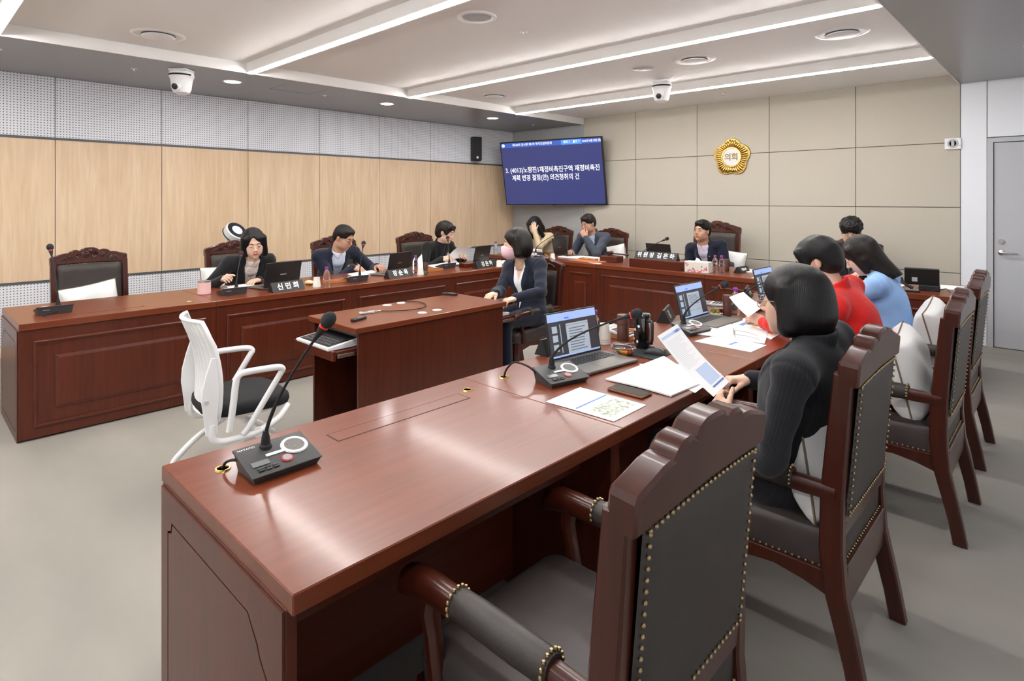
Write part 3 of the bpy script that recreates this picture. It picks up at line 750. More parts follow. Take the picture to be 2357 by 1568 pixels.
mic('black gooseneck microphone beside the near open laptop', Vector((-1.60, 1.985, .75)), PI/2+rad(-14), PX(1450, 727, -1.36), cable=[(-1.665, 1.905, .785), (-1.70, 1.885, .815), (-1.76, 1.865, .825), (-1.80, 1.857, .79), (-1.815, 1.855, .752)])
mic('black gooseneck microphone among papers before the person in red', Vector((-1.63, 3.24, .75)), PI/2+rad(-10), PX(1657, 661, -1.50))
mic('black gooseneck microphone partly hidden behind the head of the person with glasses', Vector((-1.66, 4.18, .75)), PI/2+rad(-10), Vector((-1.45, 4.30, 1.0)))
def micL(lb, px, py, hx, hy, rz=-PI/2, dx=.07):
    p = P(px, py); p.x -= dx
    return mic(lb, p, rz, PX(hx, hy, p.x-.09))
micL('black gooseneck microphone on the empty left desk', 128, 724, 117, 578)
micL('black gooseneck microphone with pink mug beside it', 542, 679, 554, 590)
micL('black gooseneck microphone before the man in the navy suit', 828, 649, 836, 565)
micL('black gooseneck microphone before the person reading in the dark turtleneck', 1035, 618, 1031, 552)
p = PY(1228, 590, 6.05); mic('black gooseneck microphone on the far back row beside the beige jacket', Vector((p.x-.02, 6.14, .75)), PI, PY(1279, 540, 6.25))
p = PY(1470, 600, 6.22); mic('black gooseneck microphone behind the middle name plate riser', Vector((p.x, 6.25, .75)), PI, PY(1530, 552, 6.36))

# ---- laptops
M['lid'] = mat('laptop_lid', (.045, .043, .042), .35, .6); M['deck'] = mat('laptop_deck', (.16, .145, .135), .4, .5)
M['scr_l'] = mat('laptop_screen_dark', (.02, .02, .02), .2, emit=((.016, .016, .02), 1))
M['scr_w'] = mat('laptop_screen_page', (.3, .3, .3), .2, emit=((.10, .13, .165), 1)); M['scr_b'] = mat('laptop_screen_bar', (.2, .25, .4), .2, emit=((.12, .17, .30), 1)); M['scr_t'] = mat('laptop_screen_text', (.1, .1, .1), .2, emit=((.03, .04, .05), 1))
KB = None
def laptop(lb, h0, h1, open_=105, page=0, W=.356, D=.235, z=.75, H=.225):
    # h0/h1: hinge end points (world); the screen faces local -y (user side)
    h0 = Vector((h0[0], h0[1], z)); h1 = Vector((h1[0], h1[1], z)); c = (h0+h1)/2; d = h1-h0; rz = math.atan2(d.y, d.x)
    t = thing('laptop', lb, 'laptop', c, rz, 'dark grey laptops')
    dk = obj('base', MB().cbox(-W/2, W/2, -D, .006, .003, .017, .003), M['deck'], t, 0)
    kb = MB()
    for r in range(5):
        for k in range(15):
            x0 = -W/2+.028+k*.0201; kb.cbox(x0, x0+.0165, -.045-r*.0185, -.0295-r*.0185, .017, .0188, .0006)
    kk = obj('keys', kb, M['black'], dk, 0); kk['kind'] = 'stuff'
    obj('touchpad', MB().cbox(-.055, .05, -D+.018, -.145, .0168, .0176, .0003), M['deck'], dk, 0)
    Q = T(0, 0, .014) @ RX(rad(open_-90)*-1)           # lid plane: x, z up, tilt back
    ld = obj('lid', MB().cbox(-W/2, W/2, -.002, .006, .0, H, .002, Q), M['lid'], t, 0)
    F = Q @ Matrix(((1, 0, 0, 0), (0, 0, -1, -.0022), (0, 1, 0, 0), (0, 0, 0, 1)))
    sw = W/2-.008
    s = obj('screen', MB().box(-sw, sw, .012, H-.007, 0, .0004, F), M['scr_l'], ld, 0)
    if page:
        obj('browser_bar', MB().box(-sw, sw, H-.045, H-.007, .0004, .0008, F), M['scr_b'], ld, 0)
        obj('task_bar', MB().box(-sw, sw, .012, .02, .0004, .0008, F), M['scr_b'], ld, 0)
        px0, px1 = (-sw*.30, sw*.62)
        obj('page', MB().box(px0, px1, .02, H-.062, .0004, .0008, F), M['scr_w'], ld, 0)
        obj('thumbnail_column', MB().box(-sw*.86, -sw*.66, H-.098, H-.066, .0004, .0008, F).box(-sw*.86, -sw*.66, H-.14, H-.108, .0004, .0008, F).box(-sw*.86, -sw*.66, H-.185, H-.152, .0004, .0008, F).box(-sw*.55, -sw*.52, .03, H-.06, .0004, .0008, F), M['scr_w'], ld, 0)
        tx = MB(); random.seed(page)
        if page == 1:
            tx.box(px0, px1, H-.072, H-.0705, .0008, .001, F)
            for k in range(9):
                zz = H-.09-k*.013
                if zz > .03: tx.box(px0+.018, px1-.02-random.random()*.03, zz, zz+.0045, .0008, .001, F)
        else:
            tx.box(px0, px1, .05, .0515, .0008, .001, F)
            for k in range(8): tx.box(px0+.012, px1-.012-random.random()*.02, H-.08-k*.008, H-.077-k*.008, .0008, .001, F)
        obj('page_text', tx, M['scr_t'], ld, 0)
        obj('browser_button', MB().box(-sw*.32, -sw*.14, H-.038, H-.03, .0008, .0011, F), mat('blue_button', (.02, .05, .4), .3, emit=((.05, .08, .55), 1)), ld, 0)
    obj('logo', MB().box(-.03, .03, .0062, .0065, .11, .116, Q), M['lgrey'], ld, 0)
    return t
def pxl(a_, b_, z=.76): return P(*a_, z), P(*b_, z)
laptop('near open laptop facing right with a document on screen', *pxl((1269, 836), (1382, 808)), 101, 1)
laptop('open laptop with a document on screen before the person in red', *pxl((1572, 741), (1628, 725)), 104, 2)
laptop('open laptop with blue screen before the person in light blue', *pxl((1748, 688), (1790, 676)), 104, 2)
def lapL(lb, a_, b_, op=102, **k):          # seen from behind: first point is the left one in the picture
    p, q = P(*a_, .755), P(*b_, .755)
    laptop(lb, q, p, op, **k)
lapL('dark closed-back laptop before the person in black with the pink mug', (600, 668), (692, 655))
lapL('dark laptop lid right of the man in the navy suit', (877, 638), (950, 625))
lapL('dark laptop lid right of the person in the dark turtleneck', (1075, 616), (1133, 605))
lapL('dark laptop lid before the man in the grey suit', (1268, 585), (1318, 593))
lapL('dark laptop lid behind the middle name plate', (1487, 600), (1552, 606))
p0_, p1_ = Vector((-6.0, 6.28, 0)), Vector((-5.72, 6.12, 0))
laptop('dark laptop lid beside the pink mask at the far left of the back row', Vector((-5.80, 6.15, 0)), Vector((-6.1, 6.32, 0)), 102)
# ---- name plates
def plate(lb, p, rz, s, w=.24, size=.048, lines=1, h=.065):
    t = thing('name_plate', lb, 'name plate', p, rz, 'black name plates')
    obj('prism', MB().bprism([(-.045, 0), (.045, 0), (.006, h), (-.006, h)], -w/2, w/2, .002, Matrix(((0, 0, 1, 0), (1, 0, 0, 0), (0, 1, 0, 0), (0, 0, 0, 1)))), M['black'], t, 0)
    if s:
        a_ = math.atan2(.039, h); F = T(0, -.0255, h*.5) @ RX(PI/2-a_) @ T(0, 0, .0015)
        text('name_text', s, size, M['white'], t, F, .0005, .0018)
    return t
def platepx(lb, a_, b_, s, **k):      # bottom front edge end points, left and right in the picture
    p, q = P(*a_), P(*b_); d = q-p; rz = math.atan2(d.y, d.x); nrm = Vector((-d.y, d.x, 0)).normalized()
    return plate(lb, (p+q)/2+nrm*.045, rz, s, w=d.length, **k)
platepx('black name plate before the laptop of the person with the pink mug', (629, 675), (702, 665), '신 민 희', size=.062, h=.08)
platepx('black name plate before the laptop of the man in the navy suit', (897, 642), (952, 634), '장 순 욱', size=.062, h=.08)
platepx('black name plate on a small wooden riser in the left row', (1101, 619), (1146, 612), '김 은 하', size=.062, h=.08)
platepx('black name plate behind the head of the person with the mask', (1208, 592), (1246, 596), '위원', size=.06, h=.08)
platepx('small black two-line name plate right of the bottles on the back row', (1706, 630), (1728, 626), '행정국장', size=.03)
plate('black name plate edge behind the near laptop', P(1249, 822)+Vector((-.02, .13, 0)), -PI/2, '', w=.24, h=.08)
plate('black name plate left of the laptop before the person in red', P(1530, 737)+Vector((-.0, .02, 0)), -PI/2+.35, '', w=.24, h=.08)
text('name_text', '김', .055, M['white'], bpy.data.objects['name_plate.006'], T(.03, .0265, .04) @ RZ(PI) @ RX(PI/2-.45), .0005, .0018)
plate('black name plate behind the raised sheet of paper in the right row', P(1716, 684)+Vector((-.0, .02, 0)), -PI/2+.3, '', w=.24, h=.08)
text('name_text', '조 영', .05, M['white'], bpy.data.objects['name_plate.007'], T(0, .0265, .04) @ RZ(PI) @ RX(PI/2-.45), .0005, .0018)
# riser and plate in the middle of the back row
rp, rq = PY(1448, 606, 5.93), PY(1567, 619, 5.93)
t = thing('wooden_riser', 'mahogany box riser carrying the long name plate', 'riser', (0, 0, 0))
x0, x1 = rp.x, rq.x
obj('box', MB().cbox(x0, x1, 5.93, 6.16, .7505, .845, .003), M['woodx'], t, 0); obj('top_board', MB().cbox(x0+.002, x1-.002, 5.932, 6.158, .8445, .8475, .001), M['topx'], t, 0)
plate('long black name plate on the mahogany riser in the back row', ((x0+x1)/2-.02, 6.02, .848), 0, '위 원 장  김 은 하', w=(x1-x0)*.82, size=.066, h=.085)
t = thing('wooden_riser', 'low mahogany block under the left row name plate', 'riser', P(1112, 616)+Vector((-.16, -.02, 0)), PI/2-.03); obj('box', MB().cbox(-.16, .16, -.05, .05, 0, .05, .003), M['woodx'], t, 0)
# ================================================================== people: signed-distance modelling
V3 = lambda *a: np.array(a, dtype=np.float64); f4 = np.float32
def nrm(v): v = np.asarray(v, float); return v/(np.linalg.norm(v)+1e-12)
def Rm(ax, a):
    c, s = math.cos(a), math.sin(a)
    return {'x': np.array([[1,0,0],[0,c,-s],[0,s,c]]), 'y': np.array([[c,0,s],[0,1,0],[-s,0,c]]), 'z': np.array([[c,-s,0],[s,c,0],[0,0,1]])}[ax]
def d_ell(c, r, R=None):
    c = np.asarray(c, f4); r = (np.asarray(r, float)*np.ones(3)).astype(f4); m = r.max(); R = None if R is None else np.asarray(R, f4)
    def f(Q):
        q = Q-c
        if R is not None: q = q @ R
        k0 = np.sqrt(((q/r)**2).sum(-1)); k1 = np.sqrt(((q/(r*r))**2).sum(-1))+1e-9
        return k0*(k0-1)/k1
    f.bb = (c-m, c+m); return f
def d_cone(a, b, ra, rb, flat=None):
    a = np.asarray(a, f4); b = np.asarray(b, f4); ab = b-a; L2 = float(ab@ab)+1e-12; m = max(ra, rb); ra = float(ra); rb = float(rb)
    if flat is not None: flat = (np.asarray(flat[0], f4), float(flat[1]))
    def f(Q):
        q = Q-a; t = np.clip((q@ab)/L2, 0, 1); e = q-t[..., None]*ab
        if flat is not None:
            n, k = flat; en = e@n; e = e+(en*(k-1))[..., None]*n
        return np.sqrt((e**2).sum(-1))-(ra+(rb-ra)*t)
    f.bb = (np.minimum(a, b)-m, np.maximum(a, b)+m); return f
def d_box(c, h, r, R=None):
    c = np.asarray(c, f4); h = np.asarray(h, f4); m = np.linalg.norm(h)+r; R = None if R is None else np.asarray(R, f4); r = float(r)
    def f(Q):
        q = Q-c
        if R is not None: q = q @ R
        q = np.abs(q)-h
        return np.sqrt((np.maximum(q, 0)**2).sum(-1))+np.minimum(q.max(-1), 0)-r
    f.bb = (c-m, c+m); return f
def smin(a, b, k):
    if k <= 0: return np.minimum(a, b)
    h = np.clip(.5+.5*(b-a)/k, 0, 1); return b+(a-b)*h-k*h*(1-h)
def smax(a, b, k): return -smin(-a, -b, k)
def union(items):           # [(prim, k)]
    def f(Q):
        d = items[0][0](Q)
        for p, k in items[1:]: d = smin(d, p(Q), k)
        return d
    f.bb = (np.min([p.bb[0] for p, k in items], 0), np.max([p.bb[1] for p, k in items], 0)); return f
def surfnet(f, h, pad=.02, bb=None):
    lo, hi = bb if bb is not None else f.bb; lo = lo-pad; hi = hi+pad
    BK = 5
    nb = np.maximum(np.ceil((hi-lo)/(h*BK)).astype(int), 1); n = nb*BK+1
    g = np.stack(np.meshgrid(*[np.arange(k) for k in nb], indexing='ij'), -1).reshape(-1, 3)
    dc = f((lo+h*BK*(g+.5)).astype(f4)); near = np.abs(dc) < h*BK*.87*1.35+.011
    F = np.where(dc < 0, -1., 1.).astype(np.float32).reshape(nb)
    F = np.repeat(np.repeat(np.repeat(F, BK, 0), BK, 1), BK, 2); F = np.pad(F, ((0, 1),)*3, mode='edge')
    k5 = np.stack(np.meshgrid(*[np.arange(BK)]*3, indexing='ij'), -1).reshape(-1, 3); gn = g[near]
    for i in range(0, len(gn), 600):
        I = (gn[i:i+600, None, :]*BK+k5[None]).reshape(-1, 3); F[I[:, 0], I[:, 1], I[:, 2]] = f((lo+h*I).astype(f4))
    F[0] = F[-1] = 1; F[:, 0] = F[:, -1] = 1; F[:, :, 0] = F[:, :, -1] = 1
    S = F < 0; nc = n-1; acc = np.zeros((*nc, 3), np.float32); cnt = np.zeros(nc, np.float32)
    def sl(o): return tuple(slice(o[i], o[i]+nc[i]) for i in range(3))
    for a in range(3):
        b, c = (a+1) % 3, (a+2) % 3
        for i in (0, 1):
            for j in (0, 1):
                o0 = [0,0,0]; o0[b] = i; o0[c] = j; o1 = list(o0); o1[a] = 1
                A = F[sl(o0)]; B = F[sl(o1)]; m = S[sl(o0)] != S[sl(o1)]
                t = np.where(m, A/(A-B+1e-12), 0)
                acc[..., a] += t*m; acc[..., b] += i*m; acc[..., c] += j*m; cnt += m
    act = cnt > 0; idx = np.full(nc, -1, np.int64); idx[act] = np.arange(act.sum())
    cell = np.argwhere(act); v = lo+h*(cell+acc[act]/cnt[act][:, None])
    fs = []
    for a in range(3):
        b, c = (a+1) % 3, (a+2) % 3
        o1 = [0,0,0]; o1[a] = 1
        A = S[tuple(slice(0, n[k]-o1[k]) for k in range(3))]; B = S[tuple(slice(o1[k], n[k]) for k in range(3))]
        e = np.argwhere(A != B); e = e[(e[:, b] > 0) & (e[:, c] > 0) & (e[:, b] < nc[b]) & (e[:, c] < nc[c])]
        q = []
        for db, dc in ((-1, -1), (0, -1), (0, 0), (-1, 0)):
            g = e.copy(); g[:, b] += db; g[:, c] += dc; q.append(idx[g[:, 0], g[:, 1], g[:, 2]])
        q = np.stack(q, 1); flip = ~A[e[:, 0], e[:, 1], e[:, 2]]; q[flip] = q[flip][:, ::-1]; fs.append(q)
    return v, np.concatenate(fs)
def npmesh(name, vs, fs, mat_, parent, attrs=None, Mx=None):
    me = bpy.data.meshes.new(name); me.vertices.add(len(vs)); me.vertices.foreach_set('co', np.asarray(vs, np.float32).ravel())
    me.loops.add(fs.size); me.loops.foreach_set('vertex_index', fs.astype(np.int32).ravel()); me.polygons.add(len(fs))
    me.polygons.foreach_set('loop_start', np.arange(0, fs.size, 4, dtype=np.int32))
    me.update(calc_edges=True); me.validate(); me.shade_smooth(); me.materials.append(mat_)
    for k, (tp, arr) in (attrs or {}).items():
        at = me.attributes.new(k, tp, 'POINT'); at.data.foreach_set('vector' if tp == 'FLOAT_VECTOR' else 'value', np.asarray(arr, np.float32).ravel())
    o = bpy.data.objects.new(name, me); COL.objects.link(o); o.parent = parent
    if Mx is not None: o.matrix_local = Mx
    return o
# ---- materials for people
def skin_mat(name, col, lip):
    m = mat(name, col, .48, spec=.4); nt = m.node_tree; b = nt.nodes['Principled BSDF']
    at = nt.nodes.new('ShaderNodeAttribute'); at.attribute_name = 'lip'; mx = nt.nodes.new('ShaderNodeMix'); mx.data_type = 'RGBA'
    mx.inputs['A'].default_value = (*col, 1); mx.inputs['B'].default_value = (*lip, 1)
    nt.links.new(at.outputs['Fac'], mx.inputs['Factor']); nt.links.new(mx.outputs['Result'], b.inputs['Base Color'])
    b.inputs['Subsurface Weight'].default_value = .12; b.inputs['Subsurface Radius'].default_value = (.012, .005, .003)
    return m
SK_F = skin_mat('skin_light', (.66, .42, .31), (.50, .17, .15)); SK_F2 = skin_mat('skin_light_pale', (.70, .46, .35), (.55, .09, .09)); SK_M = skin_mat('skin_tan', (.50, .28, .19), (.36, .14, .11))
def hair_mat(name, col, rough=.33):
    m = mat(name, col, rough, spec=.35); nt = m.node_tree; b = nt.nodes['Principled BSDF']; N = nt.nodes; L = nt.links
    at = N.new('ShaderNodeAttribute'); at.attribute_name = 'strand'; nz = N.new('ShaderNodeTexNoise'); nz.inputs['Scale'].default_value = 6; nz.inputs['Detail'].default_value = 4
    L.new(at.outputs['Vector'], nz.inputs['Vector']); bp = N.new('ShaderNodeBump'); bp.inputs['Strength'].default_value = .5; bp.inputs['Distance'].default_value = .006
    L.new(nz.outputs[0], bp.inputs['Height']); L.new(bp.outputs[0], b.inputs['Normal'])
    cr = N.new('ShaderNodeValToRGB'); L.new(nz.outputs[0], cr.inputs[0]); cr.color_ramp.elements[0].position = .35; cr.color_ramp.elements[1].position = .7
    cr.color_ramp.elements[0].color = (*[c*.55 for c in col], 1); cr.color_ramp.elements[1].color = (*[c*1.7 for c in col], 1); L.new(cr.outputs[0], b.inputs['Base Color'])
    return m
HB = hair_mat('black_hair', (.0045, .004, .004)); HBr = hair_mat('brown_black_hair', (.010, .0065, .005))
def cloth(name, col, rough=.85, stripe=None, sheen=.15):
    m = mat(name, col, rough, sheen=sheen, spec=.25, bump=(240, .12))
    if stripe:
        nt = m.node_tree; N = nt.nodes; L = nt.links; b = N['Principled BSDF']; tc = N.new('ShaderNodeTexCoord'); sp = N.new('ShaderNodeSeparateXYZ'); L.new(tc.outputs['Object'], sp.inputs[0])
        d = N.new('ShaderNodeMath'); d.operation = 'DIVIDE'
        if stripe[0] == 'attr': aa = N.new('ShaderNodeAttribute'); aa.attribute_name = 'stripe'; L.new(aa.outputs['Fac'], d.inputs[0]); m['striped'] = 1
        else: L.new(sp.outputs[stripe[0]], d.inputs[0])
        d.inputs[1].default_value = stripe[1]
        f = N.new('ShaderNodeMath'); f.operation = 'FRACT'; L.new(d.outputs[0], f.inputs[0]); l = N.new('ShaderNodeMath'); l.operation = 'LESS_THAN'; L.new(f.outputs[0], l.inputs[0]); l.inputs[1].default_value = stripe[2]
        mx = N.new('ShaderNodeMix'); mx.data_type = 'RGBA'; L.new(l.outputs[0], mx.inputs['Factor']); mx.inputs['A'].default_value = (*col, 1); mx.inputs['B'].default_value = (*stripe[3], 1); L.new(mx.outputs['Result'], b.inputs['Base Color'])
    return m
def blotch(name, col, col2, scale, lo=.55, hi=.6):
    m = mat(name, col, .8); nt = m.node_tree; N = nt.nodes; L = nt.links; tc = N.new('ShaderNodeTexCoord'); nz = N.new('ShaderNodeTexNoise'); nz.inputs['Scale'].default_value = scale; nz.inputs['Detail'].default_value = 2
    L.new(tc.outputs['Object'], nz.inputs['Vector']); cr = N.new('ShaderNodeValToRGB'); L.new(nz.outputs[0], cr.inputs[0]); cr.color_ramp.elements[0].position = lo; cr.color_ramp.elements[1].position = hi
    cr.color_ramp.elements[0].color = (*col, 1); cr.color_ramp.elements[1].color = (*col2, 1); L.new(cr.outputs[0], N['Principled BSDF'].inputs['Base Color']); return m
M['eye_dark'] = mat('eye_dark', (.012, .008, .006), .3); M['eye_white'] = mat('eye_white', (.75, .72, .70), .3); M['gmetal'] = mat('glasses_metal', (.25, .2, .17), .3, 1)
M['gdark'] = mat('glasses_dark', (.02, .015, .012), .3)

# ---- head field in head space (origin between the ears, +y face, z up)
def head_items(female, neck_to, neck_r):
    w = .94 if female else 1.0
    it = [(d_ell((0, -.012, .03), (.076*w, .094, .088)), 0), (d_ell((0, .028, -.025), (.061*w, .062, .084)), .03),
          (d_ell((0, .034, -.072), (.045*w, .045, .04)), .03), (d_ell((0, .064, -.098), (.017, .016, .015)), .022)]
    for s in (-1, 1):
        it += [(d_ell((s*.041*w, .054, -.022), (.022, .021, .020)), .02), (d_ell((s*(.042 if female else .048)*w, .012, -.068), (.016, .03, .022)), .025), (d_ell((s*.034*w, .052, -.05), (.023, .026, .028)), .025)]
    it += [(d_ell((0, .074, .024), (.042, .015, .011)), .016)]
    it += [(d_cone(V3(0, .082, .014), V3(0, .108, -.027), .0065, .0092), .011)]
    for s in (-1, 1): it += [(d_ell((s*.0100, .096, -.032), (.0070, .009, .0068)), .006)]
    base = union(it)
    lids = [d_ell((s*.031*w, .0775, .004), (.0145, .0130, .0115)) for s in (-1, 1)]
    sock = [d_ell((s*.031*w, .103, .005), (.017, .017, .011)) for s in (-1, 1)]
    lips = [d_cone(V3(-.018, .0875, -.0605), V3(-.003, .0940, -.0580), .0026, .0040), d_cone(V3(.018, .0875, -.0605), V3(.003, .0940, -.0580), .0026, .0040), d_ell((0, .0900, -.0665), (.0150, .0065, .0043))]
    ears = [d_ell((s*.0765*w, -.008, -.006), (.0068, .016, .027), Rm('z', -s*.35) @ Rm('x', .15)) for s in (-1, 1)]
    neck = d_cone(V3(0, -.018, -.055), neck_to, neck_r*.97, neck_r*1.08)
    def f(Q):
        d = base(Q)
        for e in sock: d = smax(d, -e(Q), .010)
        for e in lids: d = smin(d, e(Q), .004)
        for e in lips: d = smin(d, e(Q), .004)
        for e in ears: d = smin(d, e(Q), .006)
        return smin(d, neck(Q), .022)
    lo = np.minimum(V3(-.09, -.115, -.13), np.asarray(neck_to)-neck_r*1.2); hi = np.maximum(V3(.09, .125, .125), np.asarray(neck_to)+neck_r*1.2)
    f.bb = (lo, hi); f.lips = lips; f.base = base; return f
def hair_field(style):
    crown = d_ell((0, -.014, .036), (.087, .107, .095))
    face = d_ell((0, .115, -.035), (.066, .085, .098))
    if style == 'bob':            # smooth chin-length bob
        it = [(crown, 0), (d_ell((0, -.045, -.02), (.098, .078, .105)), .03)]
        for s in (-1, 1): it += [(d_cone(V3(s*.066, .028, .05), V3(s*.078, .034, -.085), .034, .026), .02), (d_ell((s*.07, -.015, -.065), (.034, .065, .05)), .025)]
        u = union(it); fc = union([(d_ell((0, .118, -.045), (.064, .078, .112)), 0), (d_ell((.012, .118, .03), (.030, .07, .058)), .01)])
        def f(Q):
            d = smax(u(Q), -fc(Q), .008); z = -.118+.25*np.maximum(Q[..., 1], 0)*0
            return smax(d, z+.014-Q[..., 2], .012)
        f.bb = (V3(-.13, -.14, -.14), V3(.13, .10, .15)); return f
    if style == 'bob_full':        # rounded volume covering the ear, inward ends
        it = [(d_ell((0, -.014, .036), (.091, .112, .098)), 0), (d_ell((0, -.045, -.03), (.108, .090, .10)), .03)]
        for s in (-1, 1): it += [(d_cone(V3(s*.07, .005, .05), V3(s*.083, -.002, -.075), .032, .034), .02)]
        u = union(it); fc = d_ell((0, .132, -.05), (.080, .112, .112))
        def f(Q):
            d = smax(u(Q), -fc(Q), .008); return smax(d, -.124-.18*np.clip(Q[..., 1]+.03, -.1, .1)-Q[..., 2], .014)
        f.bb = (V3(-.135, -.155, -.15), V3(.135, .10, .15)); return f
    if style == 'crop_f':          # short layered cut, ear showing
        it = [(crown, 0), (d_ell((0, -.052, -.01), (.082, .070, .085)), .03)]
        for s in (-1, 1): it += [(d_cone(V3(s*.06, .06, .07), V3(s*.074, .052, -.005), .024, .012), .02)]
        u = union(it); fc = d_ell((0, .118, -.035), (.068, .08, .088)); er = [d_ell((s*.085, .0, -.02), (.03, .032, .036)) for s in (-1, 1)]
        def f(Q):
            d = smax(u(Q), -fc(Q), .008)
            for e in er: d = smax(d, -e(Q), .012)
            d = smax(d, -.088-Q[..., 2], .015); return d+.0025*np.sin(70*Q[..., 0]+30*Q[..., 2])*np.sin(55*Q[..., 1]+20*Q[..., 2])
        f.bb = (V3(-.12, -.14, -.11), V3(.12, .11, .15)); return f
    if style in ('short', 'short_hi'):           # men's short cut
        u = union([(d_ell((0, -.012, .04), (.083, .103, .092)), 0), (d_ell((0, .055, .085), (.058, .035, .024)), .025), (d_ell((0, -.06, .0), (.072, .05, .075)), .02)])
        fc = d_ell((0, .125, -.03), (.075, .085, .100)) if style == 'short' else d_ell((0, .128, -.03), (.082, .092, .112)); er = [d_ell((s*.088, -.0, -.035), (.03, .045, .050)) for s in (-1, 1)]
        def f(Q):
            d = smax(u(Q), -fc(Q), .006)
            for e in er: d = smax(d, -e(Q), .008)
            d = smax(d, -.072-Q[..., 2], .012); return d+.002*np.sin(90*Q[..., 0]+20*Q[..., 1])*np.sin(40*Q[..., 1])
        f.bb = (V3(-.11, -.13, -.09), V3(.11, .11, .15)); return f
    if style == 'curly':
        u = union([(d_ell((0, -.01, .055), (.098, .113, .095)), 0), (d_ell((0, .06, .08), (.07, .04, .04)), .03)])
        fc = d_ell((0, .125, -.05), (.074, .085, .095)); er = [d_ell((s*.09, 0, -.03), (.03, .05, .045)) for s in (-1, 1)]
        def f(Q):
            d = smax(u(Q), -fc(Q), .008)
            for e in er: d = smax(d, -e(Q), .01)
            d = smax(d, -.045-Q[..., 2], .015)
            x, y, z = Q[..., 0], Q[..., 1], Q[..., 2]
            return d+.008*np.sin(95*x+2*np.sin(60*z))*np.sin(90*y+2*np.sin(70*x))*np.cos(80*z)
        f.bb = (V3(-.13, -.15, -.08), V3(.13, .13, .18)); return f
    if style == 'long':            # straight, falling behind the shoulder (head tipped forward)
        it = [(crown, 0), (d_ell((0, -.045, -.02), (.088, .072, .105)), .03), (d_cone(V3(0, -.065, -.02), V3(.0, -.098, -.225), .074, .058, (V3(0, .96, -.2), 1.7)), .03)]
        for s in (-1, 1): it += [(d_cone(V3(s*.064, .03, .055), V3(s*.066, .02, -.10), .030, .020), .02), (d_cone(V3(s*.06, -.02, -.04), V3(s*.055, -.06, -.17), .032, .022), .02)]
        u = union(it); fc = d_ell((0, .12, -.045), (.058, .082, .115))
        def f(Q):
            d = smax(u(Q), -fc(Q), .008); return smax(d, -.215-Q[..., 2], .012)
        f.bb = (V3(-.12, -.2, -.28), V3(.12, .10, .15)); return f
    if style == 'wavy':
        it = [(d_ell((0, -.014, .036), (.089, .109, .096)), 0), (d_ell((0, -.05, -.06), (.095, .07, .12)), .03)]
        for s in (-1, 1): it += [(d_cone(V3(s*.066, .03, .055), V3(s*.088, .035, -.15), .034, .030), .025)]
        u = union(it); fc = d_ell((0, .118, -.05), (.058, .08, .118))
        def f(Q):
            d = smax(u(Q), -fc(Q), .008); d = smax(d, -.185-Q[..., 2], .02); x, y, z = Q[..., 0], Q[..., 1], Q[..., 2]
            return d+.006*np.sin(60*z+40*x)*np.sin(50*y)*np.clip(-z*10, 0, 1)
        f.bb = (V3(-.15, -.15, -.21), V3(.15, .11, .15)); return f
def ik(S, W_, l1, l2, pole):
    S = np.asarray(S); W_ = np.asarray(W_); d = W_-S; L = np.linalg.norm(d)
    if L > (l1+l2)*.985: l1 = l1*L/(l1+l2)/.985; l2 = l2*L/(l1+l2)/.985 if False else (L/.985-l1)
    u = d/L; a = (L*L+l1*l1-l2*l2)/(2*L); h = math.sqrt(max(l1*l1-a*a, 1e-6)); p = np.asarray(pole, float); p = nrm(p-u*(p@u))
    return S+u*a+p*h
def hand_items(W_, d, n, side, curl=.5, thumb=.5, spread=1.0, fing=None, s=1.0):
    # W_: wrist, d: finger direction, n: back-of-hand normal, side=+1 right hand
    d = nrm(d); n = nrm(np.asarray(n)-d*(np.asarray(n)@d)); x = np.cross(d, n)*(-side)   # thumb side
    if True: x = np.cross(n, d)*side*1.0
    B = np.stack([x, d, n], 1); L = lambda p: W_+B@(np.asarray(p)*s)
    it = [(d_box(L((0, .048, 0)), np.array([.024, .032, .002])*s, .0125*s, B), 0), (d_cone(L((0, -.03, 0)), L((0, .03, 0)), .025*s, .026*s, (n, 1.35)), .012), (d_ell(L((.026, .032, -.006)), np.array([.018, .027, .015])*s, B), .01)]
    xs_ = (.0285, .0100, -.0085, -.0265); ln = (.070, .078, .072, .057)
    for i in range(4):
        c = curl if fing is None else fing[i]; p = np.array([xs_[i], .086-.004*abs(i-1), .001]); a = .12*c; dx = (1.5-i)*.045*spread; rr = (.0088, .0090, .0086, .0076)[i]
        for k, fr in enumerate((.46, .30, .24)):
            a += c*(.75, .95, .65)[k]; q = p+np.array([dx*math.cos(a), math.cos(a), -math.sin(a)])*ln[i]*fr
            it.append((d_cone(L(p), L(q), rr*(1-.07*k)*s, rr*(.94-.08*k)*s), .0035)); p = q
    p = np.array([.030, .022, -.006])
    for k, (l, r0, r1) in enumerate(((.040, .0125, .0105), (.030, .0102, .0092), (.024, .0092, .0076))):
        an = .55-thumb*.45*(k)*.8; dv = np.array([math.sin(an)*(1-thumb*.5), math.cos(an), -.35-thumb*.45*(k > 0)]); dv /= np.linalg.norm(dv); q = p+dv*l
        it.append((d_cone(L(p), L(q), r0*s, r1*s), .005)); p = q
    return it
PEOPLE = {}
